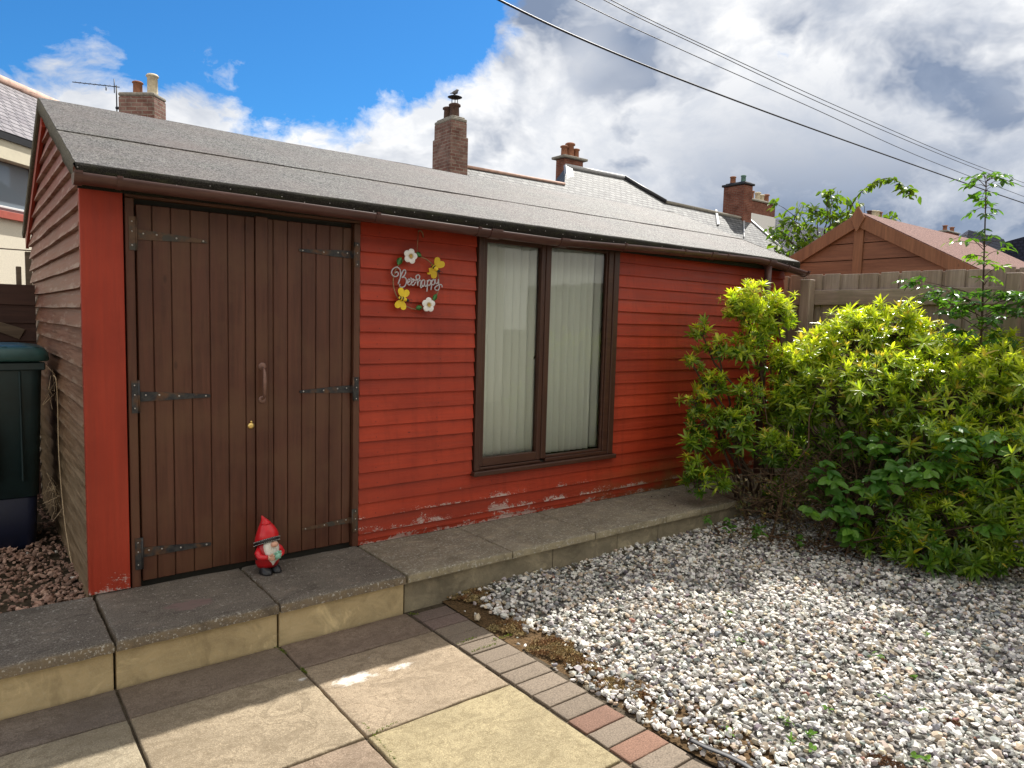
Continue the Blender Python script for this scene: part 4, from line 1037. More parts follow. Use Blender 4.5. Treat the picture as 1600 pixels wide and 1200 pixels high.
# ------------------------------------------------------------ houses
def face(name, pts, off, mt, parent, ud, vd, org=None):
    m = MB(); m.extr(pts, off); o = m.build(name, mt, parent); add_uv(o, ud, vd, pts[0] if org is None else org); return o
def chimney(root, X, Y, wx, wy, zb, zt, mt, pots, yaw=0, cap=.06, capm=None, lower=None, band=None):
    """front-left corner of the stack at X,Y"""
    M = Matrix.Translation((X, Y, 0)) @ Matrix.Rotation(yaw, 4, 'Z')
    m = MB(); m.box(0, wx, 0, wy, zb, zt)
    if band: m.box(-.035, wx+.035, -.035, wy+.035, 0, band)
    xf(m, M); c = m.build('chimney', mt, root, .02); box_uv(c)
    if lower:
        m = MB(); m.box(-.03, wx+.03, -.03, wy+.03, zb-.1, lower); xf(m, M); m.build('render_coat', M_harlg, c)
    m = MB(); m.box(-cap, wx+cap, -cap, wy+cap, zt, zt+.10); m.box(.05, wx-.05, .05, wy-.05, zt+.10, zt+.16); xf(m, M); m.build('cap', capm or M_concrete, c, .02)
    for (px, py, r, h, pm, lip) in pots:
        m = MB(); m.lathe([(r*1.05, 0), (r, .04), (r*.92, h*.8), (r*(1.25 if lip else 1.1), h*.84), (r*(1.25 if lip else 1.1), h*.94), (r*.95, h)], (0, 0, 0), 14)
        xf(m, M @ Matrix.Translation((px, py, zt+.13))); m.build('chimney_pot', pm, c)
    return c, M
A = R(38); NF = (0, -math.sin(A), math.cos(A)); P0 = at(727, 262, 1, 15.)
pl = lambda u, v: onplane(u, v, P0, NF)
row = thing('slate_house', (20, 13, 0), 'long terrace with silvery slate roof and three brick chimneys behind the shed', 'house')
pA, pB, pC, pD, pE, pF, pG = pl(727, 262), pl(882, 289), pl(884, 261), pl(975, 279), pl(1040, 317), pl(1172, 345), pl(1262, 424)
ze = 2.6; dn = (pA[2]-ze)/math.tan(A)
pA = pA+np.array([-.75, 0, 0]); sl0 = np.array([pA[0], pA[1]-dn, ze]); sl1 = np.array([pG[0]+1.5, pA[1]-dn, ze])
low = [sl0, sl1, pG, pF, pE, pD, pC, pB, pA]
ud = np.array([1., 0, 0]); vd = np.array([0, math.cos(A), math.sin(A)])
m = MB(); m.extr(low, (0, 7, -5.2)); rfo = m.build('roof', M_slate, row); add_uv(rfo, ud, vd, sl0)
def ridge(pts, r, mt, parent, name='ridge_tiles', up=.03):
    m = MB(); pts = [np.array(p)+np.array([0, 0, up]) for p in pts]; m.tube(pts, r, 8); return m.build(name, mt, parent)
ridge([pA, pB], .055, M_ridge, rfo); ridge([pC, pD], .10, M_lead, rfo); ridge([pD, pE], .11, M_blackm, rfo); ridge([pE, pF], .08, M_concrete, rfo); ridge([pF, pG], .06, M_lead, rfo)
m = MB(); q = pB+np.array([-.03, -.25, -.3]); m.extr([q, q+np.array([.28, 0, 0]), pC+np.array([.30, -.05, .02]), pC+np.array([-.05, -.05, .08])], (0, .12, -.02)); m.build('lead_flashing', M_lead, rfo)
m = MB(); m.extr([pl(1117, 329)+np.array([0, -.02, .06]), pl(1120, 330)+np.array([0, -.02, .06]), pl(1124, 352)+np.array([0, -.02, .06]), pl(1120, 353)+np.array([0, -.02, .06])], (0, .03, -.03)); m.build('lead_flashing', M_lead, rfo)
m = MB(); m.extr([pl(1161, 347)+np.array([0, -.02, .06]), pl(1163, 347)+np.array([0, -.02, .06]), pl(1163, 372)+np.array([0, -.02, .06]), pl(1161.5, 372)+np.array([0, -.02, .06])], (0, .03, -.03)); m.build('lead_flashing', M_lead, rfo)
m = MB(); m.box(sl0[0]+.2, sl1[0]-.5, sl0[1]+.35, sl0[1]+9, -.3, ze-.05); m.build('wall', M_harl, row)
c1 = at(704, 270, 1, 14.6); zt = at(704, 186, 1, 14.6)[2]
ch, CM = chimney(row, c1[0], 14.6, .58, 1.0, 4., zt, M_brickold, [(.28, .66, .13, .42, M_potd, True), (.30, .30, .15, .45, M_potd, True)], band=at(704, 210, 1, 14.6)[2], cap=.0)
m = MB(); m.lathe([(.001, .04), (.16, .03), (.23, 0), (.16, -.03), (.02, -.05)], (.30, .30, zt+.78), 16); 
for a in range(3): m.tube([(.30+.1*math.cos(a*2.1), .30+.1*math.sin(a*2.1), zt+.5), (.30+.1*math.cos(a*2.1), .30+.1*math.sin(a*2.1), zt+.78)], .012, 5)
xf(m, CM); m.build('cowl', M_blackm, ch)
# bird perched on the cowl
bp = CM @ Vector((.30, .30, zt+.81))
bird = thing('bird', bp, 'small dark bird perched on the cowl of the tall old chimney', 'bird')
m = MB(); Pb = [(-.20, .02), (-.11, .05), (-.03, .07), (.05, .11), (.09, .17), (.12, .185)]
m.tube([(p[0]*.9, 0, p[1]+.03) for p in Pb], [.008, .022, .062, .065, .042, .034], 10); m.tube([(.11, 0, .215), (.155, 0, .22)], [.018, .003], 6)
for s in (-1, 1): m.tube([(0, s*.02, .06), (.0, s*.02, .0)], .006, 5)
xf(m, Matrix.Translation(bp)); m.build('body', plain('grey_plumage', (.10, .10, .11), .7, 0, .3, 30), bird)
c2 = at(882, 262, 1, 18.); z2 = at(882, 246, 1, 18.)[2]
chimney(row, c2[0], 18., 1.05, .55, 5.5, z2, M_brick, [(.2, .27, .14, .42, M_pot, True), (.52, .27, .17, .58, M_pot, True), (.86, .27, .13, .40, M_pot, True)], cap=.14)
c3 = at(1161, 345, 1, 14.9); z3 = at(1161, 287, 1, 14.9)[2]
chimney(row, c3[0], 14.9, .62, 1.12, 5., z3, M_brick, [(.3, .85, .13, .36, M_pot, False), (.3, .3, .11, .34, plain('green_pot', (.12, .22, .18), .8), False)], cap=.07, capm=M_blackm)
# second row further back with the rendered chimney
far = thing('rendered_house', (36, 22, 0), 'blue black slate house behind the leafy tree with white rendered brick chimney', 'house')
c4 = at(1174, 350, 1, 19.); z4 = at(1174, 313, 1, 19.)[2]; zl4 = at(1190, 336, 1, 19.)[2]
chimney(far, c4[0]-.1, 19., 2.35, .8, 3.6, z4, M_brick, [(.55, .4, .14, .5, M_pot, True), (1.15, .4, .15, .5, M_potc, True), (1.55, .4, .14, .42, M_potc, True), (2.0, .4, .15, .5, M_pot, True)], cap=.08, lower=zl4)
q0, q1 = at(1205, 340, 1, 20.), at(1345, 330, 1, 20.); q2 = at(1360, 420, 1, 16.5); q3 = at(1190, 430, 1, 16.5)
q1[0] = at(1330, 331, 1, 20.)[0]
q1[2] = q0[2]; q2 = np.array([q1[0], 16.2, 2.8]); q3 = np.array([q0[0]-1, 16.2, 2.8]); q0[0] -= 1
m = MB(); m.extr([q3, q2, q1, q0], (0, 5, -3.6)); o = m.build('roof', M_slateD, far); add_uv(o, (1, 0, 0), (0, .8, .6), q3)
m = MB(); m.box(q3[0]+.2, q2[0]-.2, 16.6, 24, -.3, 2.75); m.build('wall', M_harlg, far)
c5 = at(1362, 340, 1, 26.); z5 = at(1362, 339, 1, 26.)[2]
fh = thing('distant_house', (c5[0], 26, 0), 'distant house with pale pots on its brick stack above the summerhouse ridge', 'house')
chimney(fh, c5[0], 26., 2.6, .8, 3., z5, M_brick, [(.35, .4, .2, .5, M_potd, True), (1.1, .4, .2, .6, M_potc, True), (1.8, .4, .2, .65, M_potc, True), (2.3, .4, .2, .6, M_pot, True)], cap=.1)
m = MB(); m.extr([(c5[0]-5, 24, 2.6), (c5[0]+6, 24, 2.6), (c5[0]+6, 27, z5-1.1), (c5[0]-5, 27, z5-1.1)], (0, 3, -2)); o = m.build('roof', M_slateD, fh); add_uv(o, (1, 0, 0), (0, .8, .6))
m = MB(); m.box(c5[0]-4.8, c5[0]+5.8, 24.4, 29.5, -.3, 2.55); m.build('wall', M_harl, fh)
a = at(1512, 377, 1, 18.); b = at(1562, 372, 1, 18.)
fh2 = thing('distant_house', (a[0], 18, 0), 'distant dark roofed house seen right of the sapling stem above the red felt', 'house')
m = MB(); m.extr([(a[0]-8, 16, 2.), (b[0]+6, 16, 2.), (b[0]+1, 18, b[2]), (a[0], 18, b[2])], (0, 3, -2)); o = m.build('roof', M_slateD, fh2); add_uv(o, (1, 0, 0), (0, .8, .6))
m = MB(); m.box(a[0]-7, b[0]+5, 16.4, 20, -.3, 1.95); m.build('wall', M_harl, fh2)
chimney(fh2, a[0]-3.4, 18.2, 2.2, .7, 1.5, b[2]-.45, M_brick, [(.3, .3, .15, .4, M_pot, True), (1.6, .3, .15, .4, M_pot, True)], cap=.08)
a = at(1596, 384, 1, 12.); fh3 = thing('distant_house', (a[0], 12, 0), 'dark gabled roof edge at the far right of the skyline', 'house')
m = MB(); m.prism([(10, 1.5), (14, 1.5), (13, a[2]+.35), (12, a[2]+.6), (11, a[2]+.35)], 0, a[0]+.3, a[0]+9); o = m.build('roof', M_slateD, fh3); box_uv(o)
m = MB(); m.box(a[0]+.6, a[0]+8.6, 10.3, 13.7, -.3, 1.48); m.build('wall', M_harl, fh3)

# house on the left
TH = R(42); hd = np.array([math.sin(TH), math.cos(TH), 0]); hn = np.array([math.cos(TH), -math.sin(TH), 0]); hp = dep(0, 300, 15.)
left = thing('harled_house', (hp[0]+hd[0]*2, hp[1]+hd[1]*2, 0), 'cream harled house with purple grey slate roof left of the shed', 'house')
def hw(u, v, o=0): return onplane(u, v, hp+hn*o, hn)
e0 = hw(0, 211, .0); ez_ = e0[2]; s0 = e0-hd*7; s1 = e0+hd*5.5
m = MB(); b0 = s0.copy(); b0[2] = -.3; b1 = s1.copy(); b1[2] = -.3
m.extr([b0, b1, s1, s0], -hn*7); m.build('wall', M_harl, left)
eo = e0+hn*.35; PT = R(40); rn = hn*math.sin(PT)+np.array([0, 0, math.cos(PT)]); rg = onplane(0, 127, eo, rn); rdir = -hn*math.cos(PT)+np.array([0, 0, math.sin(PT)])
Lr = (rg-eo)@rdir
r0 = eo-hd*7.3; r1 = eo+hd*6.0
m = MB(); m.extr([r0, r1, r1+rdir*Lr, r0+rdir*Lr], -hn*6-np.array([0, 0, 4.8])); o = m.build('roof', M_slateL, left); add_uv(o, hd, rdir, r0)
ridge([r0+rdir*Lr, r1+rdir*Lr], .13, M_ridge, o)
m = MB(); m.extr([r0+np.array([0, 0, -.02]), r1+np.array([0, 0, -.02]), r1+np.array([0, 0, -.16]), r0+np.array([0, 0, -.16])], -hn*.04); m.build('gutter', M_blackm, left)
a = e0.copy(); m = MB(); m.extr([s0+hn*.30+np.array([0, 0, -.12]), s1+hn*.30+np.array([0, 0, -.12]), s1+hn*.30+np.array([0, 0, -.55]), s0+hn*.30+np.array([0, 0, -.55])], -hn*.32); m.build('fascia', M_cream, left)
wl = (hw(-60, 222)-e0)@hd; wrr = (hw(47, 262)-e0)@hd; wt = hw(0, 245)[2]; wb = hw(0, 329)[2]
def hpnt(s, z, o): p = e0+hd*s+hn*o; return np.array([p[0], p[1], z])
def hbox(s0_, s1_, za, zb_, o, d, name, mt, par): m = MB(); m.extr([hpnt(s0_, za, o), hpnt(s1_, za, o), hpnt(s1_, zb_, o), hpnt(s0_, zb_, o)], -hn*d); return m.build(name, mt, par, .004)
hw_ = hbox(wl, wrr, wt-.10, wt, .05, .12, 'window', M_winbrown, left)
hbox(wl, wrr, wb, wb+.07, .05, .12, 'frame', M_winbrown, hw_); hbox(wrr-.07, wrr, wb+.072, wt-.102, .05, .12, 'frame', M_winbrown, hw_)
hbox(wl, wrr-.072, wb+.072, wb+.11, .04, .08, 'frame', M_white, hw_)
hbox(wl, wrr-.073, wb+.112, wt-.103, .012, .008, 'pane', mat('sky_reflecting_pane', lambda g: setp(g, (.22, .26, .30), .03, 0, 1.)), hw_)
hbox(wrr-.30, wrr-.075, wb+.113, wt-.104, .001, .01, 'curtain', M_white, hw_)
hbox(wl-.2, wrr+.15, wb-.16, wb-.003, .12, .2, 'sill', M_redsill, hw_)

# brick stack of the house hidden behind the shed, with aerial
cy = TH-R(90)
Dk = 19.; k0 = dep(240, 160, Dk); zt6 = dep(240, 147, Dk)[2]
bk = thing('old_brick_house', (k0[0], k0[1]+3, 0), 'house behind the shed showing only its worn brick chimney with two pots', 'house')
Mk = Matrix.Translation((k0[0], k0[1], 0)) @ Matrix.Rotation(-TH, 4, 'Z')   # local x = -hn.. see below
# local axes: +y along hd, -x along -hn : the lit face looks to the right
m = MB(); m.box(-1.0, 0, 0, .62, 4., zt6-.05); xf(m, Mk); ck = m.build('chimney', M_brickold, bk, .03); box_uv(ck)
m = MB(); m.box(-1.006, .006, -.006, .626, zt6-.05, zt6+.05); xf(m, Mk); m.build('cap', M_concrete, ck, .03)
for (px, r, h, pm) in ((-.62, .12, .36, M_pot), (-.20, .135, .55, M_potc)):
    m = MB(); m.lathe([(r*1.02, 0), (r, .05), (r*.97, h*.86), (r*1.2, h*.88), (r*1.2, h*.93), (r*.95, h)], (0, 0, 0), 18); xf(m, Mk @ Matrix.Translation((px, .3, zt6+.05))); m.build('chimney_pot', pm, ck)
ax = -1.10; m = MB(); m.tube([(ax, .1, zt6-.45), (ax, .1, zt6+.25)], .016, 6); m.tube([(ax-.02, .1, zt6-.35), (ax+.12, .1, zt6-.35)], .04, 6)
m.tube([(ax+.08, .12, zt6+.21), (ax-1.0, -.25, zt6+.22)], .012, 5)
for q in range(9): 
    t_ = .05+q*.11; c_ = Vector((ax+.05-1.0*t_, .11-.34*t_, zt6+.215)); m.tube([c_+Vector((0, -.10, 0)), c_+Vector((0, .10, 0))], .004, 4)
m.tube([(ax-.06, .1, zt6+.05), (ax-.06, .1, zt6+.42)], .012, 5); m.tube([(ax-.26, .05, zt6+.10), (ax-.26, .05, zt6+.20)], .015, 5); xf(m, Mk)
an = thing('aerial', tuple(Mk @ Vector((ax, .1, zt6-.4))), 'television aerial fixed to the worn brick chimney with two pots', 'aerial'); m.build('mast', M_blackm, an)
m = MB(); pts = [(-3, 2.6), (4, 2.6), (.5, 4.7)]; m.extr([(p[0]-.5, -.8, p[1]) for p in pts], (0, 8, 0)); xf(m, Mk); o = m.build('roof', M_slateL, bk); box_uv(o)
m = MB(); m.box(-3.2, 3.2, -.6, 7, -.3, 2.55); xf(m, Mk); m.build('wall', M_harl, bk)

# summerhouse over the fence
SX = 7.6; sy, sz = -.075, 2.80; sp = .55
sh = thing('summerhouse', (SX+1.2, sy, -.2), 'orange brown summerhouse gable with diamond finial and red felt roof behind the fence', 'shed')
m = MB(); hwid = 1.42
def tri_boards():
    z = 1.9
    while z < sz-.1:
        t = min(z+.19, sz-.1); 
        yb = (sz-.06-z)/sp; yt = (sz-.06-t)/sp; yb = min(yb, hwid-.08); yt = min(yt, hwid-.08)
        m.add([(SX+.03, sy-yb, z), (SX+.03, sy+yb, z), (SX+.04, sy+yt, t-.008), (SX+.04, sy-yt, t-.008)], [(0, 1, 2, 3)])
        m.add([(SX+.045, sy-yb, z-.01), (SX+.045, sy+yb, z-.01), (SX+.045, sy+yt, t), (SX+.045, sy-yt, t)], [(0, 1, 2, 3)])
        z += .19
tri_boards(); m.box(SX+.05, SX+2.9, sy-hwid+.08, sy+hwid-.08, -.25, 2.02); m.build('cladding', M_cedar, sh)
m = MB()
for s in (-1, 1): m.extr([(SX-.02, sy, sz-.0), (SX-.02, sy+s*hwid, sz-sp*hwid), (SX-.02, sy+s*hwid, sz-sp*hwid-.145), (SX-.02, sy, sz-.155)], (.035, 0, 0))
m.build('bargeboard', M_cedarz, sh, .002)
m = MB(); m.box(SX+.012, SX+.032, sy-.055, sy+.055, 1.95, sz-.17); m.build('gable_trim', M_cedarz, sh, .003)
m = MB(); m.extr([(SX-.045, sy, sz+.075), (SX-.045, sy-.082, sz-.06), (SX-.045, sy, sz-.22), (SX-.045, sy+.082, sz-.06)], (.022, 0, 0)); m.build('finial', M_cedarz, sh, .002)
m = MB()
for s in (-1, 1): m.extr([(SX-.01, sy, sz+.012), (SX+3.4, sy, sz+.012), (SX+3.4, sy+s*(hwid+.02), sz-sp*(hwid+.02)+.012), (SX-.01, sy+s*(hwid+.02), sz-sp*(hwid+.02)+.012)], (0, 0, -.02))
m.build('roof', M_redfelt, sh)
m = MB(); m.box(SX, SX+3.3, sy-hwid-.01, sy-hwid+.01, sz-sp*hwid-.12, sz-sp*hwid-.03); m.build('fascia', M_cedar, sh)

# right-hand fence
FX = 6.46
rf_ = thing('panel_fence', (FX, -1.6, -.25), 'weathered pale vertical board fence behind the shrubs at the right', 'fence')
m = MB(); y = .42; k = 0
while y > -4.3:
    w = .160; m.box(FX, FX+.016, y-w, y, -.22, 2.028+random.uniform(-.006, .006)); 
    m.box(FX+.019, FX+.031, y-w-.06, y-w+.045, -.22, 2.02+random.uniform(-.006, .004)); y -= .187; k += 1
m.build('board_panel', M_fence, rf_, .003)
for z0_, z1_ in ((1.715, 1.868), (.95, 1.08), (.2, .33)):
    m = MB(); m.box(FX-.05, FX-.0025, -4.3, .42, z0_, z1_); m.build('rail', M_fencey, rf_, .006)
for y_ in (-.21, -2.02, -3.85):
    m = MB(); m.box(FX-.155, FX-.053, y_-.055, y_+.055, -.3, 1.975); m.build('post', M_fence, rf_, .008)

# ------------------------------------------------------------ overhead cables
def cable(name, pts, r, label):
    """pts = [(u, v, depth)] sampled along the wire"""
    P = [dep(*p) for p in pts]; m = MB(); m.tube(smooth(P, 10), r, 6); o = m.build(name, M_cable)
    tag(o, label, 'cable', 'overhead cables'); return o
cable('overhead_cable', [(600, -105, 9.5), (780, 0, 11.5), (970, 87, 14), (1200, 176, 18), (1406, 250, 23), (1528, 293, 27), (1640, 331, 32)], .019, 'thickest overhead cable, the lowest one crossing the clouds')
cable('overhead_cable', [(700, -110, 12), (900, 0, 14), (1070, 80, 17), (1270, 169, 21), (1450, 250, 27), (1640, 322, 35)], .010, 'thin overhead cable just above the thickest one')
cable('overhead_cable', [(760, -108, 14), (944, 0, 16), (1110, 80, 19), (1300, 169, 24), (1491, 250, 30), (1640, 307, 38)], .011, 'middle of the three thin overhead cables')
cable('overhead_cable', [(765, -108, 15), (955, 0, 17), (1120, 80, 20), (1315, 169, 25), (1504, 250, 31), (1640, 300, 39)], .011, 'highest overhead cable across the clouds')
#@@PLANTS
# ------------------------------------------------------------ foliage
def leaf_arrays(P, D, N, L, Wd, droop, col, fold=.18, prof=(.12, 1., .78)):
    """vectorised folded, drooping leaves"""
    D = D/np.linalg.norm(D, axis=1, keepdims=True); S_ = np.cross(D, N); S_ /= np.linalg.norm(S_, axis=1, keepdims=True)+1e-9; N = np.cross(S_, D)
    n = len(P); ts = [0., .36, .72, 1.]; V = np.empty((n, 10, 3)); 
    for r_, t in enumerate(ts):
        c = P+D*(L*t)[:, None]-N*(droop*L*t*t)[:, None]
        if r_ < 3:
            w = (Wd*.5*prof[r_])[:, None]
            V[:, r_*3] = c+S_*w+N*w*fold; V[:, r_*3+1] = c-N*w*fold; V[:, r_*3+2] = c-S_*w+N*w*fold
        else: V[:, 9] = c
    f = []
    for a in (0, 3):
        f += [(a, a+1, a+4), (a, a+4, a+3), (a+1, a+2, a+5), (a+1, a+5, a+4)]
    f += [(6, 7, 9), (7, 8, 9)]
    F = np.array(f)[None]+(np.arange(n)*10)[:, None, None]
    return V.reshape(-1, 3), F.reshape(-1, 3), np.repeat(col, 10, 0)
class Fol:
    def __init__(s): s.V = []; s.F = []; s.C = []; s.n = 0
    def add(s, V, F, C): s.V.append(V); s.F.append(F+s.n); s.C.append(C); s.n += len(V)
    def build(s, name, m, parent=None): return np_mesh(name, np.concatenate(s.V), np.concatenate(s.F), m, np.concatenate(s.C), smooth=False, parent=parent)
def frame(a):
    a = a/np.linalg.norm(a, axis=1, keepdims=True); h = np.where(np.abs(a[:, 2:3]) < .9, np.array([[0, 0, 1.]]), np.array([[1., 0, 0]]))
    x = np.cross(a, h); x /= np.linalg.norm(x, axis=1, keepdims=True); return a, x, np.cross(a, x)
def rosettes(fol, C, A_, L, nl, new, wr_=.235):
    """whorls of narrow leaves; new (0..1) = how much fresh yellow growth each whorl carries"""
    n = len(C); A_, X, Y = frame(A_)
    k = np.tile(np.arange(nl), n); i = np.repeat(np.arange(n), nl); m = n*nl
    az = k*2.39996+rng.uniform(0, 6.28, n)[i]+rng.normal(0, .15, m); q = k/nl
    pol = np.radians((16+92*q**.8)*rng.uniform(.62, 1.12, n)[i])+rng.normal(0, .17, m)
    D = A_[i]*np.cos(pol)[:, None]+(X[i]*np.cos(az)[:, None]+Y[i]*np.sin(az)[:, None])*np.sin(pol)[:, None]
    N = A_[i]*np.sin(pol)[:, None]-(X[i]*np.cos(az)[:, None]+Y[i]*np.sin(az)[:, None])*np.cos(pol)[:, None]
    Ls = L[i]*(.55+.5*np.sin(np.pi*np.clip(q*.8+.15, 0, 1)))*rng.uniform(.70, 1.2, m)
    base = C[i]-A_[i]*(L[i]*.28*q)[:, None]
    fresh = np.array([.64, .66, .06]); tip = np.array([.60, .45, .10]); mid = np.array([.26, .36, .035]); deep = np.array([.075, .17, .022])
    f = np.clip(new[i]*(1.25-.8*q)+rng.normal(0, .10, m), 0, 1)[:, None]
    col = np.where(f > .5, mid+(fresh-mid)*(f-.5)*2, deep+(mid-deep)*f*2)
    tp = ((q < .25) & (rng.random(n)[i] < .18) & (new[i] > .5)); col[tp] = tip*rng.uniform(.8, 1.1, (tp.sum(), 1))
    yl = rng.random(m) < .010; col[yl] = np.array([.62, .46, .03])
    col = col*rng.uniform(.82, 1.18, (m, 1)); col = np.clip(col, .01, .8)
    dr = (rng.uniform(.0, .55, n)[i]+rng.uniform(-.08, .15, m)); kp = rng.random(m) > rng.uniform(0, .42, n)[i]
    fol.add(*leaf_arrays(base[kp], D[kp], N[kp], Ls[kp], (Ls*wr_*rng.uniform(.8, 1.25, m))[kp], dr[kp], col[kp]))
def limb(mb, a, b, r0, r1, wob=.06, n=6):
    a = np.array(a); b = np.array(b); L = np.linalg.norm(b-a); P = []
    for i in range(n+1):
        t = i/n; p = a+(b-a)*t; s = math.sin(math.pi*t)*L*wob
        P.append(p+np.array([noise.noise(Vector((p[0]*3, p[2]*3, 1.)))*s*2, noise.noise(Vector((p[1]*3, p[2]*3, 5.)))*s*2, s*.5]))
    mb.tube(P, list(np.linspace(r0, r1, n+1)), 6, 0, False); return P
def shrub(name, blobs, base, label, cat, group=None, dens=1., Lm=.080, newbias=0., tag_=True):
    """blobs (u, v, depth, radius, squash, count, freshness)"""
    root = thing(name, base, label, cat, group); fol = Fol(); wood_ = MB(); base = np.array(base, float)
    for (u, v, D, r, sq, cnt, fr_) in blobs:
        c = dep(u, v, D); cnt = int(cnt*dens); nrm = rng.normal(size=(cnt, 3)); nrm[:, 2] = nrm[:, 2]*.9+.25; nrm /= np.linalg.norm(nrm, axis=1, keepdims=True)
        rad = r*rng.uniform(.45, 1.05, cnt)**.6
        sp_ = np.where((rng.random(cnt) < .14) & (nrm[:, 2] > -.1), rng.uniform(1.12, 1.45, cnt), 1.); P = c+nrm*(rad*sp_)[:, None]*np.array([1, 1, sq]); P = P+rng.normal(0, .032, P.shape)
        keep = (P[:, 2] > -.16) & (P[:, 1] < -.03) | ((P[:, 0] > 6.35) & (P[:, 2] > -.16)); keep &= P[:, 0] < 6.38
        P = P[keep]; nrm = nrm[keep]; cnt = len(P)
        if not cnt: continue
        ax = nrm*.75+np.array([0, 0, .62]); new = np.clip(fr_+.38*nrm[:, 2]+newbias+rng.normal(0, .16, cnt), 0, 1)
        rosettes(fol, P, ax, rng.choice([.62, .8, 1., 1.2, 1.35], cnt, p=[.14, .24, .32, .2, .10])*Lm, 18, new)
        limb(wood_, base+rng.normal(0, .10, 3)*np.array([1, 1, 0]), c-np.array([0, 0, r*.3]), .016, .007)
        for j in range(0, cnt, 2):
            limb(wood_, c-np.array([0, 0, r*.3])+rng.normal(0, .02, 3), P[j]-ax[j]*.02, .005, .0022, .05, 3)
    fol.build('foliage', M_leaf, root); wood_.build('branches', M_bark, root); return root
main = [(1262, 565, 6.1, .26, .8, 56, .55), (1330, 535, 6.2, .30, .8, 74, .66), (1405, 512, 6.2, .27, .75, 62, .68), (1345, 500, 6.3, .17, .7, 26, .78), (1290, 540, 6.3, .2, .8, 30, .7), (1440, 560, 5.9, .32, .9, 80, .58),
        (1300, 620, 5.9, .32, .9, 74, .38), (1385, 610, 5.7, .36, .9, 90, .45), (1475, 625, 5.4, .36, .9, 90, .45), (1555, 600, 5.4, .33, .9, 80, .58), (1610, 610, 5.2, .34, .9, 70, .55), (1500, 560, 5.9, .20, .8, 34, .5),
        (1600, 700, 5.0, .36, .9, 80, .40), (1520, 720, 5.1, .34, .9, 70, .25), (1445, 700, 5.3, .32, .9, 54, .22), (1235, 640, 6.0, .2, .9, 34, .32), (1570, 800, 4.9, .30, .8, 66, .22), (1490, 820, 4.95, .28, .8, 60, .14),
        (1425, 810, 5.1, .26, .8, 44, .12), (1520, 868, 4.85, .17, .6, 30, .12), (1440, 862, 4.95, .17, .6, 30, .10), (1590, 870, 4.75, .18, .6, 24, .16), (1370, 850, 5.2, .12, .6, 14, .2), (1640, 780, 4.7, .35, .9, 50, .3), (1700, 660, 4.9, .45, .9, 60, .5), (1560, 540, 5.7, .12, .8, 14, .75), (1235, 705, 6.1, .22, .9, 36, .05), (1290, 680, 6.05, .28, .9, 46, .08), (1340, 725, 5.95, .25, .9, 40, .04), (1225, 770, 6.0, .15, .8, 18, .02), (1242, 575, 6.0, .19, .9, 28, .55), (1248, 640, 5.95, .2, .9, 28, .38), (1400, 690, 5.9, .25, .9, 36, .06), (1290, 760, 5.9, .18, .8, 20, .0)]
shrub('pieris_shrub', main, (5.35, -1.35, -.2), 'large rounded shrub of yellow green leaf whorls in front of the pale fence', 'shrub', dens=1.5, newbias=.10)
lefty = [(1168, 478, 6.05, .20, .75, 56, .78), (1215, 492, 6.05, .15, .8, 32, .74), (1190, 520, 6.1, .14, .6, 20, .6), (1098, 520, 6.0, .07, .8, 7, .45), (1122, 545, 6.0, .10, .8, 12, .45), (1160, 548, 6.0, .12, .7, 16, .5), (1080, 562, 6.0, .06, .8, 5, .4),
         (1110, 600, 5.95, .12, .8, 16, .35), (1088, 625, 5.95, .08, .8, 8, .5), (1100, 660, 5.9, .13, .8, 20, .3), (1150, 655, 5.85, .14, .8, 22, .32), (1170, 615, 5.9, .13, .8, 18, .35), (1090, 690, 5.85, .10, .7, 10, .22), (1205, 700, 5.75, .15, .8, 24, .25),
         (1085, 728, 5.8, .08, .7, 8, .2), (1092, 752, 5.75, .11, .7, 14, .22), (1125, 748, 5.7, .07, .7, 7, .25), (1205, 560, 6.1, .13, .8, 16, .42), (1230, 610, 6.0, .16, .8, 24, .3), (1150, 685, 5.85, .1, .8, 10, .25)]
shrub('pieris_shrub', lefty, (5.05, -.62, -.2), 'tall thin stemmed shrub with a round leafy top against the red shed wall', 'shrub', Lm=.074, dens=1.55, newbias=.06)

# broad leaved bramble at the foot
def broad(name, blobs, base, label, cat, colr, Lm, wr_, n_per=3, mat_=M_leaf2):
    root = thing(name, base, label, cat); fol = Fol(); wd = MB(); base = np.array(base, float)
    for (u, v, D, r, cnt) in blobs:
        c = dep(u, v, D); nrm = rng.normal(size=(cnt, 3)); nrm /= np.linalg.norm(nrm, axis=1, keepdims=True)
        P = c+nrm*r*rng.uniform(.3, 1, (cnt, 1)); P[:, 2] = np.maximum(P[:, 2], -.17)
        limb(wd, base+rng.normal(0, .1, 3)*np.array([1, 1, 0]), c, .006, .003)
        for j in range(0, cnt, 2): limb(wd, c, P[j], .003, .0015, .1, 3)
        # leaf blades face up and outwards; a leaf is a group of n_per leaflets
        i = np.repeat(np.arange(cnt), n_per); m = len(i); az = rng.uniform(0, 6.28, cnt)[i]+np.tile(np.linspace(-1.15, 1.15, n_per), cnt)
        D_ = np.stack([np.cos(az), np.sin(az), rng.uniform(-.55, .15, m)], 1); N = nrm[i]*.6+np.array([-.1, -.25, .8])+rng.normal(0, .2, (m, 3))
        L = Lm*rng.uniform(.6, 1.25, cnt)[i]*np.where(np.tile(np.arange(n_per), cnt) == n_per//2, 1.15, .9)
        t = rng.random(cnt)[i][:, None]; cc = np.array(colr[0])*(1-t)+np.array(colr[1])*t; cc = cc*rng.uniform(.85, 1.15, (m, 1))
        fol.add(*leaf_arrays(P[i], D_, N, L, L*wr_, rng.uniform(.05, .45, m), cc, .15, (.45, 1.0, .72)))
    fol.build('foliage', mat_, root); wd.build('stem', M_twig, root); return root
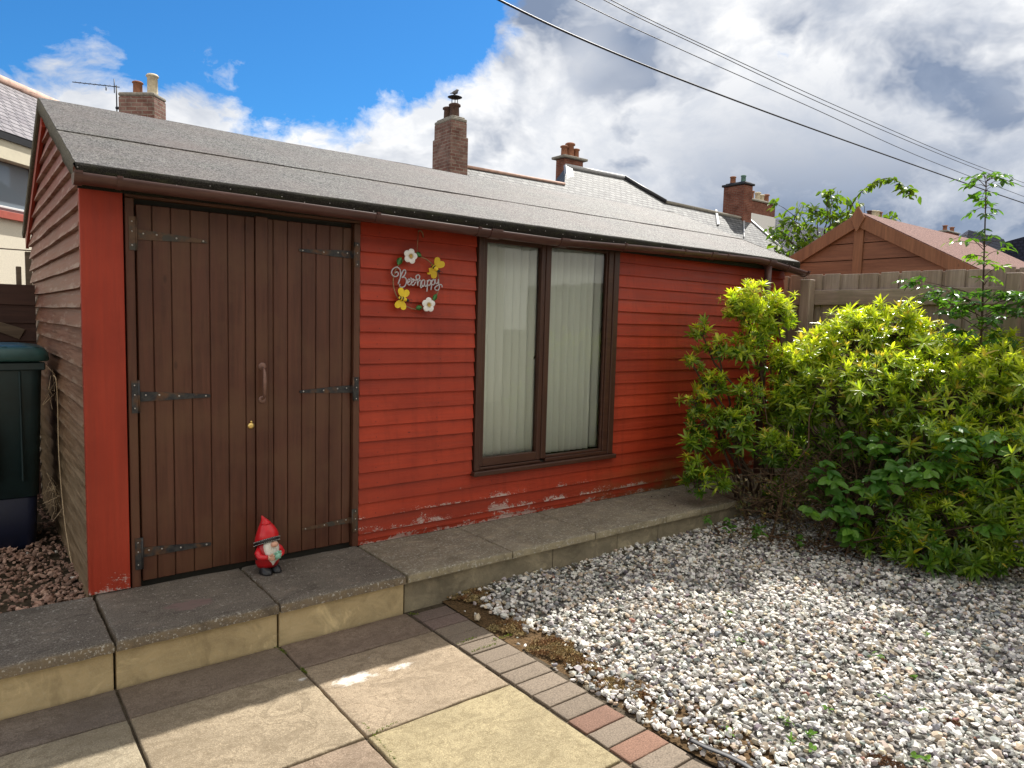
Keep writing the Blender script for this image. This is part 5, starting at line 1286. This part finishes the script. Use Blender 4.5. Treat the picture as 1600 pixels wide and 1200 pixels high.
G1, G2 = (.055, .17, .022), (.16, .32, .04)
broad('bramble', [(1320, 790, 5.25, .16, 26), (1360, 760, 5.2, .17, 30), (1335, 830, 5.2, .12, 20), (1400, 745, 5.1, .17, 26), (1450, 735, 4.95, .16, 24), (1290, 745, 5.4, .14, 18), (1500, 700, 4.9, .16, 22), (1555, 690, 4.8, .13, 14), (1270, 790, 5.3, .08, 6), (1380, 690, 5.3, .15, 18), (1330, 690, 5.45, .13, 14), (1520, 760, 4.85, .16, 20), (1590, 760, 4.7, .14, 16), (1555, 820, 4.7, .1, 10)],
      (4.75, -1.55, -.2), 'dark green bramble with broad toothed leaves low in front of the yellow green shrub', 'bramble', (G1, G2), .082, .66)
broad('ground_weeds', [(1140, 820, 5.5, .06, 12), (1185, 828, 5.4, .07, 12), (1250, 845, 5.35, .06, 8), (1105, 812, 5.55, .03, 5)], tuple(dep(1160, 832, 5.45)), 'low green weeds at the gravel edge beside the end of the step', 'weeds', ((.06, .15, .02), (.11, .24, .03)), .045, .6)
# dead undergrowth
def undergrowth():
    root = thing('dead_undergrowth', (4.95, -.95, -.2), 'tangle of dead brown twigs and dry leaves under the shrubs', 'undergrowth'); wd = MB(); fol = Fol()
    for _ in range(520):
        u = random.uniform(1150, 1345); v = random.uniform(700, 845)
        if v > 800+(u-1150)*.28 or v < 830-(u-1100)*.75: continue
        D = random.uniform(5.35, 6.0); a = dep(u, v, D); 
        d = np.array([random.gauss(0, .16), random.gauss(0, .16), random.gauss(.02, .11)]); b = a+d; c = (a+b)/2+np.array([random.gauss(0, .03) for _ in range(3)])
        if min(a[2], b[2]) < -.19: continue
        wd.tube([a, c, b], [.0032, .0026, .0015], 4, 0, False)
    for _ in range(5):
        a = dep(random.uniform(1180, 1320), 830, random.uniform(5.4, 5.9)); a[2] = -.2; b = dep(random.uniform(1160, 1420), random.uniform(560, 700), random.uniform(5.7, 6.1)); limb(wd, a, b, .009, .004)
    n = 900; u = rng.uniform(1150, 1360, n); v = rng.uniform(745, 850, n); D = rng.uniform(5.3, 5.9, n); P = np.array([dep(*q) for q in zip(u, v, D)]); P = P[P[:, 2] > -.21]; n = len(P)
    t = rng.random((n, 1)); cc = np.array([.16, .09, .045])*(1-t)+np.array([.07, .09, .03])*t; cc[rng.random(n) < .10] = (.42, .33, .22)
    fol.add(*leaf_arrays(P, rng.normal(size=(n, 3)), rng.normal(size=(n, 3)), rng.uniform(.02, .045, n), rng.uniform(.008, .018, n), rng.uniform(0, .5, n), cc))
    wd.build('twigs', M_twig, root); fol.build('dry_leaves', M_leaf2, root)
    # fallen leaves along the gravel edge
    n = 620; t = rng.random(n); x = 4.35+t*1.0+rng.normal(0, .10, n); y = -.75-1.75*t+rng.normal(0, .12, n); P = np.stack([x, y, gh(x, y)+.024+rng.uniform(0, .006, n)], 1)
    k = rng.random((n, 1)); cc = np.array([.20, .075, .04])*(1-k)+np.array([.13, .09, .045])*k; f2 = Fol()
    N = np.tile([0, 0, 1.], (n, 1))+rng.normal(0, .25, (n, 3)); D_ = rng.normal(size=(n, 3))*np.array([1, 1, .15])
    f2.add(*leaf_arrays(P, D_, N, rng.uniform(.025, .055, n), rng.uniform(.010, .02, n), rng.uniform(-.2, .3, n), cc)); o = f2.build('leaf_litter', M_leaf2); tag(o, 'fallen brown leaves scattered along the shrub edge of the gravel', 'leaf litter', kind='stuff')
undergrowth()

# sapling with pinnate leaves in front of the fence
def pinnate(fol, a, d, L, npair, ll, cc, up=np.array([0, 0, 1.]), wd=None):
    d = d/np.linalg.norm(d); side = np.cross(d, up); side /= np.linalg.norm(side); P = []; D_ = []; N = []; LL = []
    for k in range(npair+1):
        t = .25+.75*k/npair; p = a+d*L*t-up*(.22*L*t*t)
        if k == npair: P.append(p); D_.append(d-up*.4); N.append(up); LL.append(ll)
        else:
            for s in (-1, 1): P.append(p); D_.append(side*s+d*.75-up*random.uniform(-.2, .9)); N.append(up+rng.normal(0, .5, 3)); LL.append(ll*(1.05-.25*abs(t-.6)))
    if wd is not None: wd.tube([a, a+d*L*.5-up*.055*L, a+d*L-up*.22*L], [.0022, .0016, .001], 4, 0, False)
    n = len(P); LL = np.array(LL)*rng.uniform(.85, 1.15, n); col = np.tile(cc, (n, 1))*rng.uniform(.8, 1.2, (n, 1))
    fol.add(*leaf_arrays(np.array(P), np.array(D_), np.array(N), LL, LL*.46, rng.uniform(.1, .4, n), col, .2, (.3, 1., .7)))
def sapling():
    a = dep(1528, 760, 5.6); b = dep(1541, 284, 5.6); a[2] = -.2
    root = thing('sapling', a, 'slender upright sapling rising above the fence at the right', 'sapling'); wd = MB(); fol = Fol()
    mid = dep(1530, 600, 5.6); P = [a, mid, dep(1536, 450, 5.6), b]; wd.tube(smooth(P, 5), list(np.linspace(.013, .004, 16)), 8)
    tiers = [(279, 4, .08), (284, 4, .11), (292, 4, .12), (300, 3, .10), (312, 3, .09), (326, 3, .09), (340, 3, .08), (372, 2, .10), (386, 4, .13), (392, 3, .15), (404, 3, .09), (418, 3, .10), (432, 3, .12), (446, 3, .14)]
    for v, n, L in tiers:
        for k in range(n):
            t = np.clip((760-v)/476, 0, 1); p = dep(1530+11*t, v, 5.6); az = random.uniform(0, 6.28); up_ = random.uniform(.1, 1.1)
            q = p+np.array([math.cos(az), math.sin(az), up_])*L*random.uniform(.3, .9); wd.tube([p, (p+q)/2+np.array([0, 0, .01]), q], [.003, .0025, .0015], 4, 0, False)
            pinnate(fol, q, np.array([math.cos(az), math.sin(az), random.uniform(-.5, .5)]), L*random.uniform(.7, 1.1), 2, random.uniform(.045, .072), (.09, .19, .03) if v < 390 else (.17, .30, .035), wd=wd)
    # horizontal side shoots
    for (u, v, n) in ((1445, 440, 7), (1480, 455, 8), (1500, 462, 8), (1560, 455, 9), (1590, 462, 9), (1460, 468, 6), (1570, 480, 8), (1520, 480, 9), (1490, 490, 6), (1550, 500, 8), (1600, 490, 8), (1620, 470, 6), (1505, 515, 7), (1540, 530, 7), (1585, 525, 6)):
        c = dep(u, v, 5.5+random.uniform(-.1, .15)); s = dep(1531, v+25, 5.6); limb(wd, s, c, .005, .002, .08)
        for k in range(n):
            az = random.uniform(0, 6.28); p = c+rng.normal(0, .05, 3)*np.array([1, 1, .4]); pinnate(fol, p, np.array([math.cos(az), math.sin(az), random.uniform(-.05, .35)]), random.uniform(.08, .15), 3, .060, (.08, .18, .04) if random.random() < .6 else (.08, .17, .03), wd=wd)
    wd.build('stem', M_bark, root); fol.build('foliage', M_leaf, root)
sapling()

# tree beyond the neighbouring shed
def back_tree():
    D0 = 10.2; base = dep(1290, 560, D0); base[2] = -.3
    root = thing('leafy_tree', base, 'light green leafy tree behind the summerhouse with one arching shoot', 'tree'); wd = MB(); fol = Fol()
    fork = dep(1285, 430, D0); wd.tube([base, (base+fork)/2, fork], [.05, .04, .03], 8)
    P = []; 
    for (u, v, r, n) in ((1240, 345, .28, 60), (1275, 330, .26, 60), (1300, 315, .22, 46), (1310, 345, .25, 55), (1230, 375, .25, 50), (1270, 375, .32, 80), (1325, 335, .2, 34), (1215, 358, .16, 20), (1390, 342, .16, 22), (1375, 350, .15, 18), (1295, 300, .12, 14), (1250, 395, .3, 70), (1300, 385, .3, 60), (1210, 392, .12, 12), (1332, 318, .12, 10)):
        c = dep(u, v, D0+random.uniform(-.3, .3)); limb(wd, fork, c, .016, .005)
        nr = rng.normal(size=(n, 3)); nr /= np.linalg.norm(nr, axis=1, keepdims=True); q = c+nr*r*rng.uniform(.25, 1.05, (n, 1)); P.append(q)
        for j in range(0, n, 4): limb(wd, c, q[j], .004, .0015, .05, 3)
    arc = [(1325, 335), (1336, 312), (1350, 296), (1368, 284), (1388, 278), (1402, 282), (1413, 292), (1420, 303)]
    AP = smooth([dep(u, v, D0) for u, v in arc], 6); wd.tube(AP, list(np.linspace(.008, .003, len(AP))), 5)
    for p in AP[10:]: P.append(p+rng.normal(0, .015, (2, 3)))
    for u, v, n in ((1420, 303, 9), (1412, 296, 6), (1426, 296, 5)): P.append(dep(u, v, D0)+rng.normal(0, .05, (n, 3)))
    spr = [(1245, 340), (1225, 325), (1212, 318)]; SP = [dep(u, v, D0) for u, v in spr]; wd.tube(SP, [.005, .004, .002], 5); P.append(np.array([SP[2]+rng.normal(0, .05, 3) for _ in range(10)]))
    wd.tube([dep(1350, 345, D0+.1), dep(1351, 322, D0+.1)], .004, 5)
    P = np.concatenate(P); n = len(P); D_ = rng.normal(size=(n, 3)); D_[:, 2] = -np.abs(D_[:, 2])*.6-.1; N = rng.normal(0, .5, (n, 3))+np.array([0, 0, 1]); t = rng.random((n, 1))
    cc = np.array([.07, .15, .02])*(1-t)+np.array([.20, .27, .03])*t; L = rng.uniform(.075, .14, n)
    fol.add(*leaf_arrays(P, D_, N, L, L*.52, rng.uniform(.05, .4, n), cc, .15, (.3, 1., .7)))
    wd.build('trunk', M_bark, root); fol.build('crown', M_leaf2, root)
back_tree()

# small weeds, sedum patches and moss in the gravel
def weeds():
    spots = [(1140, 962, 0), (1155, 1000, 0), (1290, 1108, 1), (1372, 1025, 0), (1444, 992, 0), (1425, 1055, 1), (1380, 1090, 0), (1440, 1108, 1), (1233, 1130, 0), (1265, 1148, 1), (1270, 1172, 1), (1238, 1158, 0), (1425, 1182, 1), (1445, 1188, 1), (1140, 1145, 0)]
    for (u, v, kk) in spots:
        g_ = at(u, v, 2, -.215); z = float(gh(g_[0], g_[1])); fol = Fol(); n = random.choice([5, 6, 8]) if kk else random.choice([7, 9, 12]); az = rng.uniform(0, 6.28, n)
        P = np.tile([g_[0], g_[1], z+.02], (n, 1))+rng.normal(0, .006 if kk else .014, (n, 3))*np.array([1, 1, .3]); D_ = np.stack([np.cos(az), np.sin(az), rng.uniform(.3, 1.3, n)], 1); L = rng.uniform(.016, .032, n)
        cc = np.tile((.13, .26, .025), (n, 1))*rng.uniform(.7, 1.3, (n, 1)); fol.add(*leaf_arrays(P, D_, np.tile([0, 0, 1.], (n, 1)), L, L*(.75 if kk else .4), rng.uniform(.1, .5, n), cc))
        o = fol.build('weed', M_leaf2); tag(o, 'small green weed seedling growing among the white gravel', 'weed', 'weed seedlings in the gravel')
    # sedum / dry moss mats
    for nm, spots_, c1, c2, lab in (('sedum_mat', [(740, 930, .14, .20), (720, 915, .12, .1), (800, 975, .09, .20), (870, 1010, .16, .18), (915, 1035, .12, .10), (960, 1065, .09, .14), (1000, 1085, .06, .08)], (.22, .115, .05), (.36, .28, .13), 'brown and yellow sedum mat creeping beside the edging bricks'),
                        ('moss_mat', [(1395, 1190, .10, .05), (1490, 1130, .045, .03), (1383, 1030, .03, .02)], (.14, .07, .035), (.22, .12, .06), 'brown dried moss cushions in the gravel near the front')):
        Pp = []
        for (u, v, ry_, rx_) in spots_:
            g_ = at(u, v, 2, -.215); n = int(95000*rx_*ry_)+120; a = rng.uniform(0, 6.28, n); r_ = np.sqrt(rng.random(n))*(1+.25*np.sin(a*3)+.15*np.sin(a*7+1)); x = g_[0]+r_*np.cos(a)*rx_*.62; y = g_[1]+r_*np.sin(a)*ry_
            h = np.clip(1-r_, 0, 1)*.016; Pp.append(np.stack([x, y, gh(x, y)+.006+h+rng.uniform(-.004, .004, n)], 1))
        P = np.concatenate(Pp); P = P[P[:, 0] > 1.728]; n = len(P); t = np.clip(.5+1.2*np.array([noise.noise(Vector((p[0]*14, p[1]*14, 2.))) for p in P])+rng.normal(0, .2, n), 0, 1)[:, None]
        cc = np.array(c1)*(1-t)+np.array(c2)*t; cc *= rng.uniform(.6, 1.35, (n, 1)); fol = Fol()
        L = rng.uniform(.006, .015, n); D_ = rng.normal(size=(n, 3)); D_[:, 2] = np.abs(D_[:, 2])
        fol.add(*leaf_arrays(P, D_, rng.normal(size=(n, 3)), L, L*.6, rng.uniform(0, .5, n), cc)); o = fol.build(nm, M_chip); tag(o, lab, 'ground cover', kind='stuff')
    # moss in the paving joints
    P = []
    for (u0, v0, u1, v1) in ((715, 1005, 745, 995), (737, 1017, 775, 1005), (585, 1145, 620, 1128), (565, 1128, 590, 1155), (590, 1155, 620, 1190), (640, 958, 655, 960), (470, 1043, 480, 1052), (770, 1000, 800, 990), (430, 1010, 447, 1020)):
        for _ in range(90):
            t = random.random(); q = at(u0+(u1-u0)*t, v0+(v1-v0)*t, 2, PZ); P.append(q+np.array([random.gauss(0, .003), random.gauss(0, .003), random.uniform(-.006, .003)]))
    P = np.array(P); n = len(P); cc = np.array([.13, .17, .02])*rng.uniform(.6, 1.4, (n, 1)); fol = Fol(); L = rng.uniform(.004, .009, n)
    fol.add(*leaf_arrays(P, rng.normal(size=(n, 3)), rng.normal(size=(n, 3)), L, L*.6, rng.uniform(0, .4, n), cc)); tag(fol.build('joint_moss', M_leaf2), 'green moss tufts in the joints of the patio paving', 'moss', kind='stuff')
weeds()
# strip of black edging / membrane poking from the gravel
m = MB(); P = [at(1078, 1155, 2, -.19), at(1105, 1168, 2, -.19), at(1140, 1182, 2, -.19), at(1175, 1202, 2, -.19), at(1200, 1225, 2, -.20)]
m.tube(smooth(P), .016, 8, 0, True, .3); tag(m.build('edging_strip', M_blackm), 'black flexible edging strip lying in the gravel by the bricks', 'edging')
# fallen debris on the step
m = MB()
for (u, v) in ((1030, 765), (1045, 774), (1038, 776), (1055, 790), (1018, 776)):
    q = at(u, v, 2, 0.); m.ball((q[0], q[1], 0.0), (.008, .006, .004), 0, 6)
tag(m.build('bark_crumbs', M_soil), 'dark bark crumbs lying on the step near its leafy end', 'crumbs', kind='stuff')
